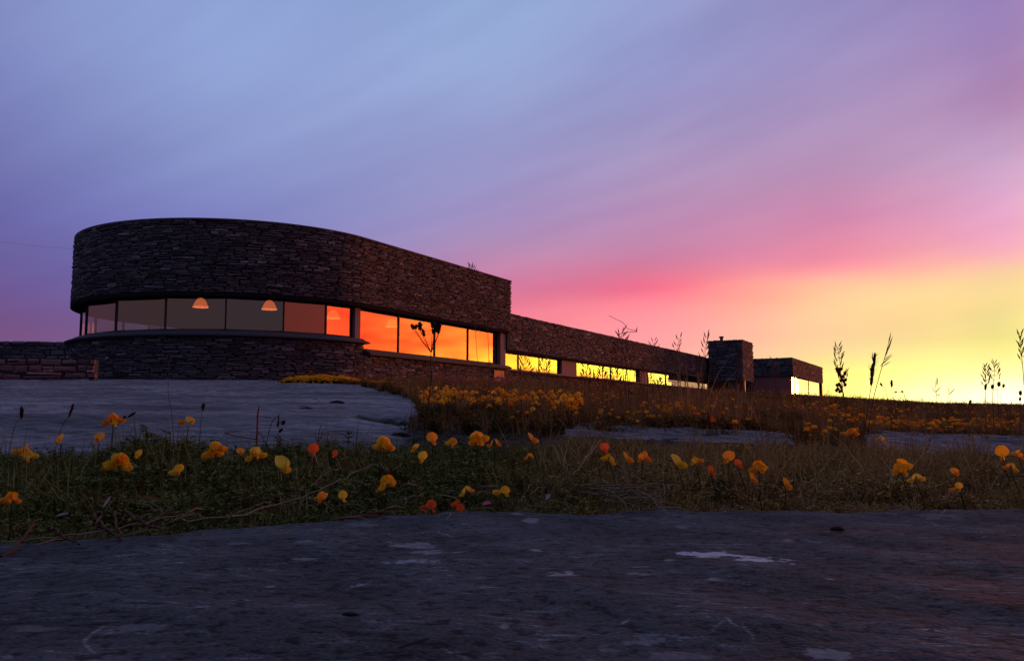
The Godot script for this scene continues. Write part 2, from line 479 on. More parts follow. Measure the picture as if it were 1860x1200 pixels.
const SLAB_X := 0.66
const SLAB_D0 := 0.28
const SLAB_D1 := 1.10

func slab_image(w: int, h: int) -> Array:
	var base := PackedFloat32Array()      # brightness
	base.resize(w * h)
	var bump := PackedFloat32Array()
	bump.resize(w * h)
	var f := FastNoiseLite.new()
	f.seed = 31; f.frequency = 1.0; f.fractal_octaves = 5
	var f2 := FastNoiseLite.new()
	f2.seed = 32; f2.frequency = 1.0; f2.fractal_octaves = 3
	for y in h:
		var d := SLAB_D0 + (SLAB_D1 - SLAB_D0) * y / h
		for x in w:
			var px := -SLAB_X + 2.0 * SLAB_X * x / w
			var n1 := f.get_noise_2d(px * 7.0, d * 8.0)
			var n2 := f2.get_noise_2d(px * 60.0 + 20.0, d * 70.0)
			var n3 := f2.get_noise_2d(px * 260.0 + 70.0, d * 300.0)
			var b := 0.057 * (1.0 + 0.6 * n1 + 0.35 * n2 + 0.6 * n3)
			# scattered pale scratches and crusts
			var sc := f.get_noise_2d(px * 16.0 + 300.0, d * 60.0)
			if sc > 0.3: b += (sc - 0.3) * 0.3 * (0.5 + 0.9 * n3)
			var st := f2.get_noise_2d(px * 28.0 + 500.0, d * 150.0 + px * 25.0)
			if st > 0.3: b += (st - 0.3) * 0.4 * (1.0 + 1.5 * n3) * smoothstep(-0.1, 0.4, n1)
			if n2 < -0.36: b *= 0.5
			var fleck := f2.get_noise_2d(px * 120.0 + 900.0, d * 210.0)
			if fleck > 0.5: b += 0.05 * smoothstep(0.5, 0.62, fleck) * smoothstep(-0.2, 0.3, n2)
			base[y * w + x] = b
			bump[y * w + x] = 0.5 + 0.3 * n1 + 0.12 * n2 + 0.06 * n3
	# marks that stay with the rock: centre (pixels in the photograph), half sizes, strength
	var marks := [
		[1300, 1008, 95, 7, 0.3], [1390, 1016, 60, 8, 0.3], [1215, 1019, 12, 3, 0.1], [745, 990, 55, 9, 0.1], [780, 1003, 40, 7, 0.1], [745, 1020, 55, 5, 0.13],
		[1015, 1045, 35, 5, 0.12], [1032, 1043, 12, 7, 0.14], [1145, 1040, 40, 5, 0.1], [1300, 1050, 30, 4, 0.1], [1507, 1050, 12, 3, 0.13], [965, 945, 22, 7, 0.1],
		[940, 932, 18, 4, 0.11], [555, 1016, 28, 3, 0.09], [550, 985, 30, 3, 0.05], [430, 985, 25, 3, 0.05], [650, 1058, 28, 5, 0.05], [490, 1062, 8, 4, 0.1],
		[830, 1004, 25, 3, 0.09], [970, 1000, 14, 3, 0.13], [660, 955, 40, 6, 0.05], [240, 1138, 60, 9, 0.05], [60, 1140, 60, 8, 0.035], [10, 1197, 20, 8, 0.06],
		[1490, 1184, 48, 14, 0.09], [1180, 1160, 60, 12, 0.06], [1100, 1172, 30, 8, 0.05], [1230, 1185, 60, 12, 0.05], [1490, 1137, 26, 9, 0.035], [1200, 1110, 30, 8, 0.025],
		[1430, 983, 14, 3, 0.09], [1240, 957, 18, 4, 0.06], [1700, 937, 60, 6, 0.04], [1560, 920, 60, 7, 0.05], [915, 1137, 10, 6, 0.08], [890, 1185, 22, 7, 0.03],
	]
	for m in marks:
		var dep: float = EYE * -1.0 / ray(m[0], m[1]).y
		var cx: float = ray(m[0], m[1]).x * dep
		var hx: float = m[2] / FOC * dep
		var hd: float = absf(EYE * -1.0 / ray(m[0], m[1] - m[3]).y - dep)
		var x0 := int((cx - hx * 1.3 + SLAB_X) / (2.0 * SLAB_X) * w)
		var x1 := int((cx + hx * 1.3 + SLAB_X) / (2.0 * SLAB_X) * w)
		var y0 := int((dep - hd * 1.3 - SLAB_D0) / (SLAB_D1 - SLAB_D0) * h)
		var y1 := int((dep + hd * 1.3 - SLAB_D0) / (SLAB_D1 - SLAB_D0) * h)
		for y in range(maxi(y0, 0), mini(y1, h)):
			for x in range(maxi(x0, 0), mini(x1, w)):
				var px := -SLAB_X + 2.0 * SLAB_X * x / w
				var d := SLAB_D0 + (SLAB_D1 - SLAB_D0) * y / h
				var e := Vector2((px - cx) / hx, (d - dep) / hd).length()
				var k := 1.0 - e + 0.9 * f.get_noise_2d(px * 30.0 + m[0], d * 38.0) + 0.35 * f2.get_noise_2d(px * 150.0, d * 150.0)
				base[y * w + x] += 1.25 * m[4] * smoothstep(0.28, 0.52, k)
	# hairline cracks and scratches
	var lines := [
		[[1310, 1040], [1400, 1075], [1470, 1095], [1580, 1125]], [[1600, 928], [1680, 945], [1740, 962], [1860, 975]], [[185, 1014], [250, 1006], [330, 998]],
		[[150, 1165], [160, 1150], [185, 1136]], [[150, 1165], [170, 1190]], [[1288, 1150], [1318, 1126], [1335, 1140]], [[1345, 1132], [1368, 1160]], [[620, 1066], [672, 1053]],
		[[470, 1028], [570, 1014]], [[480, 968], [600, 963]], [[690, 972], [790, 962], [820, 972]], [[800, 1178], [850, 1198]], [[1125, 1132], [1140, 1126]], [[600, 985], [400, 985]],
	]
	for l in lines:
		for s in l.size() - 1:
			for q in 260:
				var t := q / 260.0
				var u := lerpf(l[s][0], l[s + 1][0], t) + 6.0 * f.get_noise_1d(t * 9.0 + s * 7.0)
				var v := lerpf(l[s][1], l[s + 1][1], t) + 4.0 * f.get_noise_1d(t * 14.0 + s * 17.0 + 90.0)
				if f.get_noise_1d(t * 22.0 + l[0][0]) < -0.12: continue
				var dep := EYE * -1.0 / ray(u, v).y
				var x := int((ray(u, v).x * dep + SLAB_X) / (2.0 * SLAB_X) * w)
				var y := int((dep - SLAB_D0) / (SLAB_D1 - SLAB_D0) * h)
				for oy in (2 if v < 1000.0 else 1):
					for ox in 2:
						if x + ox >= 0 and x + ox < w and y + oy >= 0 and y + oy < h:
							base[(y + oy) * w + x + ox] += (0.03 if v < 1060.0 else 0.013) * (0.4 + t * (1.0 - t) * 3.0)
	var im := Image.create_empty(w, h, false, Image.FORMAT_RGB8)
	var bm := Image.create_empty(w, h, false, Image.FORMAT_RGB8)
	for y in h:
		for x in w:
			var b := maxf(base[y * w + x], 0.012)
			im.set_pixel(x, y, Color(b * 0.97, b * 0.99, b * 1.06).linear_to_srgb())
			var g := bump[y * w + x] + minf(b * 0.5, 0.08)
			bm.set_pixel(x, y, Color(g, g, g))
	return [ImageTexture.create_from_image(im), ImageTexture.create_from_image(bm)]

func build_slab() -> void:
	var tex := slab_image(1500, 940)
	var m := mat("slab", Color.WHITE, 0.85)
	m.albedo_texture = tex[0]
	m.heightmap_enabled = true
	m.heightmap_texture = tex[1]
	m.heightmap_scale = 0.4
	m.metallic_specular = 0.15
	var nx := 240
	var nd := 110
	var pos := PackedVector3Array()
	var uv := PackedVector2Array()
	for i in nx + 1:
		var x := -1.8 + 3.6 * i / nx
		var e := slab_edge(x)
		for j in nd + 1:
			var t := float(j) / nd
			var d := -0.7 + (e + 0.7) * t
			if j > nd - 8:      # the rounded far edge
				d = e - 0.03 * (1.0 - sin(PI * 0.5 * (j - nd + 8) / 8.0))
			elif j <= nd - 8:
				d = -0.7 + (e - 0.03 + 0.7) * pow(t * nd / (nd - 8.0), 0.7)
			var y := 0.0035 * nz.get_noise_2d(x * 60.0, d * 60.0) + 0.0006 * nz2.get_noise_2d(x * 420.0, d * 420.0)
			y *= smoothstep(0.0, 0.5, d) * 0.8 + 0.2
			if j > nd - 8: y -= 0.035 * (1.0 - cos(PI * 0.5 * (j - nd + 8) / 8.0))
			pos.append(Vector3(x, y, -d))
			uv.append(Vector2((x + SLAB_X) / (2.0 * SLAB_X), (d - SLAB_D0) / (SLAB_D1 - SLAB_D0)))
	var idx := PackedInt32Array()
	var nrm := PackedVector3Array()
	for i in nx + 1:
		for j in nd + 1:
			var w := nd + 1
			var dx := pos[mini(i + 1, nx) * w + j] - pos[maxi(i - 1, 0) * w + j]
			var dz := pos[i * w + mini(j + 1, nd)] - pos[i * w + maxi(j - 1, 0)]
			nrm.append(dx.cross(dz).normalized())
			if i < nx and j < nd:
				var p := i * w + j
				idx.append_array([p, p + 1, p + w + 1, p, p + w + 1, p + w])
	var arr := []
	arr.resize(Mesh.ARRAY_MAX)
	arr[Mesh.ARRAY_VERTEX] = pos
	arr[Mesh.ARRAY_NORMAL] = nrm
	arr[Mesh.ARRAY_TEX_UV] = uv
	arr[Mesh.ARRAY_INDEX] = idx
	var am := ArrayMesh.new()
	am.add_surface_from_arrays(Mesh.PRIMITIVE_TRIANGLES, arr)
	am.surface_set_material(0, m)
	tag(put("rock_slab", am), "dark flat limestone slab with pale scratches in the foreground", "", "", "structure")

# a low plate of limestone between the plants: outline in (pixel, depth) pairs
func ledge(called: String, outline: Array, thick: float, label: String) -> void:
	var g := Geo.new()
	var ring: Array = []
	var n := outline.size()
	for i in n:
		var a: Array = outline[i]
		var b: Array = outline[(i + 1) % n]
		for k in 7:
			var t := k / 7.0
			var d: float = lerpf(a[1], b[1], t)
			var x: float = (lerpf(a[0], b[0], t) - 930.0) / FOC * d
			d += 0.06 * nz.get_noise_2d(x * 300.0, d * 300.0)
			x += 0.05 * nz.get_noise_2d(x * 300.0 + 70.0, d * 300.0)
			ring.append(Vector3(x, gy(x, -d) + thick * (1.0 + 0.5 * nz.get_noise_2d(x * 120.0, d * 120.0)), -d))
	var mid := Vector3.ZERO
	for p in ring: mid += p / ring.size()
	g.col = Color(0.24, 0.215, 0.225)
	var m := ring.size()
	for ly in 4:
		var s0 := 1.0 - ly * 0.22
		var s1 := 1.0 - (ly + 1) * 0.22 if ly < 3 else 0.0
		for i in m:
			var a: Vector3 = mid.lerp(ring[i], s0)
			var b: Vector3 = mid.lerp(ring[(i + 1) % m], s0)
			var c: Vector3 = mid.lerp(ring[(i + 1) % m], s1)
			var d: Vector3 = mid.lerp(ring[i], s1)
			for q in [a, b, c, d]: pass
			var lift := func(p: Vector3, s: float) -> Vector3: return p + Vector3.UP * 0.012 * nz.get_noise_2d(p.x * 200.0, p.z * 400.0) * (1.0 if s < 1.0 else 0.3)
			g.quad(lift.call(a, s0), lift.call(b, s0), lift.call(c, s1), lift.call(d, s1))
	for i in m:
		var a: Vector3 = ring[i] + Vector3.UP * 0.0036 * nz.get_noise_2d(ring[i].x * 200.0, ring[i].z * 400.0)
		var b: Vector3 = ring[(i + 1) % m] + Vector3.UP * 0.0036 * nz.get_noise_2d(ring[(i + 1) % m].x * 200.0, ring[(i + 1) % m].z * 400.0)
		g.quad(a + Vector3(0, -0.2, 0), b + Vector3(0, -0.2, 0), b, a)
	tag(put(called, g.mesh(mats.ground)), label, "", "", "structure")

# ---------------------------------------------------------------- the building
# local axes: x = out of the long front, z = towards the rounded end; heights are those of the world
const R0 := 5.4
var stone_variants: Array = []
var stone_meshes: Array = []

func outline(a: float, r: float, y: float) -> Vector3:
	if a < 0.0: return Vector3(r, y, a)
	if a > PI * R0: return Vector3(-r, y, -(a - PI * R0))
	var f := a / R0
	return Vector3(r * cos(f), y, r * sin(f))

func outward(a: float) -> Vector3:
	var f := clampf(a / R0, 0.0, PI)
	return Vector3(cos(f), 0, sin(f))

# a profile of (radius, height) swept along the front and round the end; the profile runs anticlockwise with the outside to the right
func sweep(g: Geo, profile: Array, a0: float, a1: float, step := 0.35) -> void:
	var n := maxi(int(ceil((a1 - a0) / step)), 1)
	var m := profile.size()
	for i in n:
		var p := lerpf(a0, a1, float(i) / n)
		var q := lerpf(a0, a1, float(i + 1) / n)
		for k in m:
			var b: Vector2 = profile[k]
			var c: Vector2 = profile[(k + 1) % m]
			g.quad(outline(q, b.x, b.y), outline(p, b.x, b.y), outline(p, c.x, c.y), outline(q, c.x, c.y))
	for e in 2:
		var a := a0 if e == 0 else a1
		for k in range(1, m - 1):
			var x: Vector3 = outline(a, profile[0].x, profile[0].y)
			var y: Vector3 = outline(a, profile[k].x, profile[k].y)
			var z: Vector3 = outline(a, profile[k + 1].x, profile[k + 1].y)
			if e == 0: g.tri(x, y, z)
			else: g.tri(x, z, y)

func rect(r0: float, r1: float, y0: float, y1: float) -> Array:
	return [Vector2(r0, y0), Vector2(r1, y0), Vector2(r1, y1), Vector2(r0, y1)]

# rough walling stones: x along the wall, y up, z out of it, one unit in each direction
func make_stones() -> void:
	for k in 8:
		var g := Geo.new()
		var f: Array = []
		var b: Array = []
		for c in [[-1, -1], [1, -1], [1, 1], [-1, 1]]:
			var jx := rng.randf_range(0.0, 0.09)
			var jy := rng.randf_range(0.0, 0.2)
			b.append(Vector3(c[0] * (0.5 - jx * 0.5), c[1] * (0.5 - jy * 0.5), -0.25))
			f.append(Vector3(c[0] * (0.47 - jx), c[1] * (0.42 - jy), rng.randf_range(-0.02, 0.1)))
		var mid: Vector3 = (f[0] + f[1] + f[2] + f[3]) / 4.0 + Vector3(rng.randf_range(-0.15, 0.15), rng.randf_range(-0.1, 0.1), rng.randf_range(0.0, 0.06))
		var e: Array = []
		for i in 4: e.append(b[i] + Vector3(0, 0, 0.2))
		for i in 4:
			var j := (i + 1) % 4
			g.tri(f[i], f[j], mid)
			g.quad(e[i], e[j], f[j], f[i])
			g.quad(b[i], b[j], e[j], e[i])
		stone_variants.append(g)
		stone_meshes.append(g.mesh())

# courses of stones between two heights; place(t, y) gives the transform of the wall face at t metres along it
var stone_jobs: Array = []

func courses(wall: Node3D, length: float, y0: Callable, y1: float, place: Callable, course := 0.1, long := 0.42) -> void:
	var y := y1
	var job := {"wall": wall, "list": []}
	var low: float = 1e9
	for k in 20: low = minf(low, y0.call(length * k / 19.0))
	while y > low:
		var h := rng.randf_range(0.7, 1.35) * course
		var t := rng.randf_range(-0.2, 0.0)
		while t < length:
			var l := rng.randf_range(0.45, 1.6) * long
			if rng.randf() < 0.12: l *= 1.5
			var t0 := maxf(t, 0.0)
			var t1 := minf(t + l, length)
			if t1 - t0 > 0.05 and y > y0.call((t0 + t1) * 0.5):
				# some stones take the whole course, some are laid two thin ones high, some stand proud of it
				var parts := 2 if rng.randf() < 0.22 else 1
				for pp in parts:
					var hh := h * rng.randf_range(0.8, 1.12) / parts
					var yc := y - h * (0.5 if parts == 1 else 0.25 + 0.5 * pp) + rng.randfn(0.0, 0.008)
					var xf: Transform3D = place.call((t0 + t1) * 0.5 + rng.randf_range(-0.03, 0.03), minf(yc, y1 - hh * 0.5))
					xf = xf * Transform3D(Basis(Vector3(0, 0, 1), rng.randfn(0.0, 0.022)).scaled_local(Vector3((t1 - t0) * rng.randf_range(0.85, 1.02), hh - 0.006, rng.randf_range(0.2, 0.5))), Vector3(0, 0, rng.randf_range(-0.02, 0.02)))
					job.list.append([xf, rng.randi() % 8, [0, 0, 1, 2, 2, 1, 4, 4, 5, 0, 5, 2, 1, 0, 5, 3][rng.randi() % 16], rng.randf_range(0.7, 1.3)])
			t += l
		y -= h
	stone_jobs.append(job)

# the stones that show largest become parts of their own, the others one mass of stonework per wall
func lay_stones(jobs: Array, most: int, red := "") -> void:
	var all: Array = []
	var eye := Vector3(0, EYE, 0)
	for job in jobs:
		var to_world: Transform3D = job.wall.transform
		if job.wall.get_parent() != self: to_world = job.wall.get_parent().transform * to_world
		for s in job.list:
			var w: Transform3D = to_world * s[0]
			var away := eye - w.origin
			var facing := maxf(w.basis.z.normalized().dot(away.normalized()), 0.0)
			s.append(w.basis.x.length() * w.basis.y.length() * facing / away.length_squared())
			all.append([s[4], job, s])
	all.sort_custom(func(a, b): return a[0] > b[0])
	var geo := {}
	for i in all.size():
		var job = all[i][1]
		var s = all[i][2]
		if i < most:
			var o := put("stone", stone_meshes[s[1]], job.wall, s[0])
			o.material_override = mats[red + "stone_%d" % s[2]]
		else:
			if not geo.has(job.wall): geo[job.wall] = Geo.new()
			var c := stone_tone(s[2]) * float(s[3])
			if red: c = Color(c.r * 1.7, c.g * 1.05, c.b)
			c.a = 1.0
			geo[job.wall].add(stone_variants[s[1]], s[0], c)
	for wall in geo:
		put("stonework", geo[wall].mesh(mats.stone), wall).set_meta("kind", "stuff")

func window_at(parent: Node3D, p: Vector3, q: Vector3, y0: float, y1: float, frame := 0.02) -> void:
	# p and q: the foot points of the pane, left and right as seen from outside
	var along := (q - p).normalized()
	var g := Geo.new()
	var l := (q - p).length()
	g.box(Vector3(0, y0, -0.05), Vector3(frame, y1, 0.03))
	g.box(Vector3(l - frame, y0, -0.05), Vector3(l, y1, 0.03))
	g.box(Vector3(frame, y1 - frame, -0.05), Vector3(l - frame, y1, 0.028))
	g.box(Vector3(frame, y0, -0.05), Vector3(l - frame, y0 + frame, 0.028))
	var xf := Transform3D(Basis(along, Vector3.UP, along.cross(Vector3.UP)), Vector3(p.x, 0, p.z))
	var w := put("window", g.mesh(mats.frame), parent, xf)
	var pg := Geo.new()
	pg.quad(Vector3(frame, y0 + frame, -0.012), Vector3(l - frame, y0 + frame, -0.012), Vector3(l - frame, y1 - frame, -0.012), Vector3(frame, y1 - frame, -0.012))
	put("pane", pg.mesh(mats.glass), w)

func build_house() -> void:
	make_stones()
	var b := thing("stone_building", "long low dry-stone building with rounded end and glowing ribbon windows", "building", Vector3(-9.835, 0, -31.39))
	b.rotation.y = deg_to_rad(-27.6)
	var far := -10.3
	var full := PI * R0 + 10.3
	# upper band of stone
	var g := Geo.new()
	sweep(g, [Vector2(5.1, 3.77), Vector2(5.48, 3.77), Vector2(5.47, 6.03), Vector2(5.0, 6.03)], far, full, 0.3)
	g.box(Vector3(-5.3, 3.0, far - 0.3), Vector3(5.47, 6.03, far))
	var upper := put("upper_wall", g.mesh(mats.core), b)
	var upper_face := func(t: float, y: float) -> Transform3D:
		var a := far - 0.3 + t
		var r := lerpf(5.53, 5.51, (y - 3.77) / 2.3)
		return Transform3D(Basis(Vector3.UP.cross(outward(a)), Vector3.UP, outward(a)), outline(a, r, y))
	# the wall's own x runs against the outline: turn the stones with it
	courses(upper, full - far + 0.3, func(_t): return 3.86, 6.06, upper_face, 0.068, 0.33)
	g = Geo.new()
	sweep(g, rect(5.02, 5.54, 6.03, 6.075), far - 0.3, full, 0.3)
	put("parapet_capping", g.mesh(mats.stone_0), b)
	# roof and ceiling
	g = Geo.new()
	for yy in [5.9, 4.35, 1.95]:
		var flat := Geo.new()
		var n := 60
		for i in n:
			var p := outline(lerpf(far, full, float(i) / n), 5.05, yy)
			var q := outline(lerpf(far, full, float(i + 1) / n), 5.05, yy)
			flat.tri(Vector3(0, yy, -4.0), p, q)
		put("roof" if yy > 5.0 else "ceiling" if yy > 4.0 else "floor", flat.mesh(mats.core if yy > 5.0 else mats.ceiling if yy > 4.0 else mats.floor), b)
	# lintel
	g = Geo.new()
	sweep(g, rect(5.12, 5.56, 3.70, 3.84), far, full, 0.3)
	put("lintel", g.mesh(mats.dark_lintel), b)
	# base wall
	g = Geo.new()
	sweep(g, [Vector2(5.1, 0.5), Vector2(5.56, 0.5), Vector2(5.47, 2.5), Vector2(5.1, 2.5)], 0.0, full, 0.3)
	sweep(g, [Vector2(5.1, 0.5), Vector2(5.56, 0.5), Vector2(5.48, 2.12), Vector2(5.1, 2.12)], far, 0.0, 0.5)
	var base := put("base_wall", g.mesh(mats.core), b)
	var base_face := func(t: float, y: float) -> Transform3D:
		var a := far + t
		var r := lerpf(5.6, 5.51, (y - 0.5) / 2.0)
		return Transform3D(Basis(Vector3.UP.cross(outward(a)), Vector3.UP, outward(a)), outline(a, r, y))
	courses(base, -far, func(t): return lerpf(1.2, 0.95, t / -far), 2.11, base_face, 0.075, 0.35)
	courses(base, PI * R0 + 2.0, func(_t): return 0.85, 2.47, func(t, y): return base_face.call(t - far, y), 0.075, 0.35)
	# sills
	g = Geo.new()
	sweep(g, [Vector2(5.1, 2.47), Vector2(5.4, 2.47), Vector2(5.7, 2.49), Vector2(5.71, 2.53), Vector2(5.5, 2.61), Vector2(5.42, 2.66), Vector2(5.14, 2.72)], -0.12, full, 0.3)
	put("sill", g.mesh(mats.coping), b)
	g = Geo.new()
	sweep(g, [Vector2(5.1, 2.11), Vector2(5.4, 2.11), Vector2(5.7, 2.13), Vector2(5.72, 2.2), Vector2(5.5, 2.29), Vector2(5.14, 2.36)], -10.28, -0.13, 0.6)
	put("sill", g.mesh(mats.coping), b)
	# posts at both ends of the straight window
	g = Geo.new()
	g.box(Vector3(5.08, 2.3, -0.02), Vector3(5.36, 3.72, 0.26))
	put("post", g.mesh(mats.plaster), b)
	g = Geo.new()
	g.box(Vector3(5.08, 2.1, -10.25), Vector3(5.42, 3.72, -9.78))
	put("post", g.mesh(mats.plaster), b)
	# ribbon of panes round the end
	var cuts := [0.26]
	for deg in [15.3, 31.2, 50.0, 69.8, 90.0, 111.0, 131.0, 151.0, 170.0, 190.0]:
		cuts.append(deg_to_rad(deg) * R0)
	for i in cuts.size() - 1:
		window_at(b, outline(cuts[i + 1], 5.24, 0), outline(cuts[i], 5.24, 0), 2.71, 3.72)
	var back := [0.0, 2.6, 5.2, 7.8, 10.4]
	for i in 4:
		window_at(b, Vector3(-5.24, 0, -back[i + 1]), Vector3(-5.24, 0, -back[i] - 0.3 * float(i == 0)), 2.74, 3.72)
	# straight window
	var ts := [0.02, 2.4, 4.8, 7.3, 9.79]
	for i in 4:
		window_at(b, Vector3(5.24, 0, -ts[i]), Vector3(5.24, 0, -ts[i + 1]), 2.35, 3.72)
	# low wing
	g = Geo.new()
	g.box(Vector3(4.75, 2.99, -60.0), Vector3(5.07, 4.68, -10.61))
	g.box(Vector3(-4.0, 4.3, -60.0), Vector3(4.75, 4.5, -10.61))
	g.box(Vector3(-4.3, 0.8, -60.0), Vector3(-4.0, 4.68, -10.61))
	var wing := put("wing_wall", g.mesh(mats.core), b)
	courses(wing, 34.0, func(_t): return 3.08, 4.72, func(t, y): return Transform3D(Basis(Vector3(0, 0, -1), Vector3.UP, Vector3(1, 0, 0)), Vector3(5.1, y, -10.55 - t)), 0.095, 0.45)
	g = Geo.new()
	g.box(Vector3(4.7, 0.8, -45.0), Vector3(5.1, 2.08, -10.5))
	var low := put("wing_base_wall", g.mesh(mats.core), b)
	courses(low, 34.0, func(t): return 1.2 + t * 0.013, 2.07, func(t, y): return Transform3D(Basis(Vector3(0, 0, -1), Vector3.UP, Vector3(1, 0, 0)), Vector3(5.13, y, -10.55 - t)), 0.095, 0.45)
	g = Geo.new()
	g.box(Vector3(4.7, 2.09, -45.0), Vector3(5.42, 2.17, -10.4))
	put("sill", g.mesh(mats.plaster), b)
	g = Geo.new()
	g.box(Vector3(4.7, 2.93, -45.2), Vector3(5.2, 3.05, -10.62))
	put("lintel", g.mesh(mats.dark_lintel), b)
	for pr in [[-18.87, -16.98], [-30.42, -28.84]]:
		g = Geo.new()
		g.box(Vector3(4.72, 2.17, pr[0]), Vector3(5.08, 2.93, pr[1]))
		put("pier", g.mesh(mats.plaster), b)
	for run in [[10.6, 12.38, 16.98], [18.87, 24.1, 28.84], [30.42, 34.6, 39.2, 44.4]]:
		for i in run.size() - 1:
			window_at(b, Vector3(4.95, 0, -run[i]), Vector3(4.95, 0, -run[i + 1]), 2.17, 2.93)
	g = Geo.new()
	g.box(Vector3(-4.0, 1.5, -46.0), Vector3(4.7, 1.7, -10.61))
	put("floor", g.mesh(mats.floor), b)
	# red door leaf at the corner below the wing's first window
	g = Geo.new()
	g.box(Vector3(5.5, 0.9, -9.75), Vector3(5.62, 2.02, -8.86))
	put("door", g.mesh(mats.timber), b)
	# tower
	g = Geo.new()
	g.box(Vector3(5.26, 2.9, -48.44), Vector3(7.9, 5.98, -44.66))
	var tower := put("tower_wall", g.mesh(mats.core), b)
	courses(tower, 2.74, func(_t): return 2.9, 6.02, func(t, y): return Transform3D(Basis(Vector3(1, 0, 0), Vector3.UP, Vector3(0, 0, 1)), Vector3(5.22 + t, y, -44.63)), 0.13, 0.6)
	courses(tower, 3.84, func(_t): return 2.9, 6.02, func(t, y): return Transform3D(Basis(Vector3(0, 0, -1), Vector3.UP, Vector3(1, 0, 0)), Vector3(7.93, y, -44.63 - t)), 0.13, 0.6)
	g = Geo.new()
	g.box(Vector3(5.3, 1.0, -45.2), Vector3(5.6, 2.9, -44.75))
	g.box(Vector3(6.75, 1.0, -45.2), Vector3(7.35, 2.9, -44.75))
	put("pillar", g.mesh(mats.core), b)
	g = Geo.new()
	g.box(Vector3(5.0, 1.0, -45.6), Vector3(7.9, 2.9, -45.35))
	put("panel", g.mesh(mats.timber), b)
	g = Geo.new()
	g.tube([Vector3(6.2, 5.95, -45.2), Vector3(6.2, 6.22, -45.2), Vector3(6.2, 6.24, -45.2), Vector3(6.2, 6.36, -45.2)], [0.13, 0.13, 0.19, 0.19], 10)
	put("vent", g.mesh(mats.metal), b)
	# end block with its glazed side
	g = Geo.new()
	g.box(Vector3(-4.0, 3.82, -79.0), Vector3(9.0, 5.46, -60.06))
	var block := put("block_wall", g.mesh(mats.core), b)
	courses(block, 4.1, func(_t): return 3.82, 5.5, func(t, y): return Transform3D(Basis(Vector3(1, 0, 0), Vector3.UP, Vector3(0, 0, 1)), Vector3(4.97 + t, y, -60.03)), 0.15, 0.7)
	courses(block, 18.9, func(_t): return 3.82, 5.5, func(t, y): return Transform3D(Basis(Vector3(0, 0, -1), Vector3.UP, Vector3(1, 0, 0)), Vector3(9.03, y, -60.03 - t)), 0.15, 0.7)
	g = Geo.new()
	g.box(Vector3(5.1, 1.2, -60.5), Vector3(8.7, 3.82, -60.2))
	put("rendered_wall", g.mesh(mats.red_render), b)
	g = Geo.new()
	g.box(Vector3(-4.0, 1.2, -78.9), Vector3(8.7, 3.82, -78.7))
	g.box(Vector3(-4.0, 1.6, -78.7), Vector3(8.9, 2.1, -60.5))
	put("floor", g.mesh(mats.floor), b)
	g = Geo.new()
	g.box(Vector3(8.7, 1.4, -79.0), Vector3(8.95, 3.82, -78.6))
	put("post", g.mesh(mats.frame), b)
	for pr in [[60.5, 62.2], [62.2, 70.4], [70.4, 78.6]]:
		window_at(b, Vector3(8.8, 0, -pr[0]), Vector3(8.8, 0, -pr[1]), 2.1, 3.82, 0.05)
	lay_stones(stone_jobs, 300)
	stone_jobs = []
	lamps()

func lamps() -> void:
	var spots := [[364, 549, 28.3, "pendant lamp glowing behind the third pane from the left"], [489, 553, 28.6, "pendant lamp glowing behind the dark pane left of the reddish panes"],
		[605, 570, 31.2, "pendant lamp hanging at the mullion beside the first orange pane"], [712, 586, 33.6, "pendant lamp seen faintly in the first wide orange pane"]]
	for s in spots:
		var p := at(s[0], s[1], s[2])
		var t := thing("pendant_lamp", s[3], "lamp", p, "pendant lamps over the tables")
		var g := Geo.new()
		g.tube([Vector3(0, -0.15, 0), Vector3(0, -0.125, 0), Vector3(0, -0.12, 0), Vector3(0, 0.04, 0), Vector3(0, 0.12, 0), Vector3(0, 0.15, 0)], [0.245, 0.245, 0.235, 0.165, 0.10, 0.02], 18)
		put("shade", g.mesh(mats.lamp_shade), t)
		g = Geo.new()
		g.tube([Vector3(0, -0.165, 0), Vector3(0, -0.15, 0)], [0.25, 0.25], 18)
		put("rim", g.mesh(mats.lamp_bulb), t)
		g = Geo.new()
		g.tube([Vector3(0, 0.15, 0), Vector3(0, 4.34 - p.y, 0)], [0.008, 0.008], 5)
		put("cord", g.mesh(mats.metal), t)
		g = Geo.new()
		g.tube([Vector3(0, -0.13, 0), Vector3(0, -0.1, 0), Vector3(0, -0.06, 0), Vector3(0, 0, 0)], [0.015, 0.05, 0.05, 0.015], 8)
		put("bulb", g.mesh(mats.lamp_bulb), t)
		var l := OmniLight3D.new()
		l.name = "bulb_glow"
		l.position = Vector3(0, -0.09, 0)
		l.light_color = Color(1.0, 0.62, 0.35)
		l.light_energy = 0.01
		l.light_size = 0.05
		l.omni_range = 30.0
		l.omni_attenuation = 2.0
		l.shadow_enabled = true
		t.add_child(l)

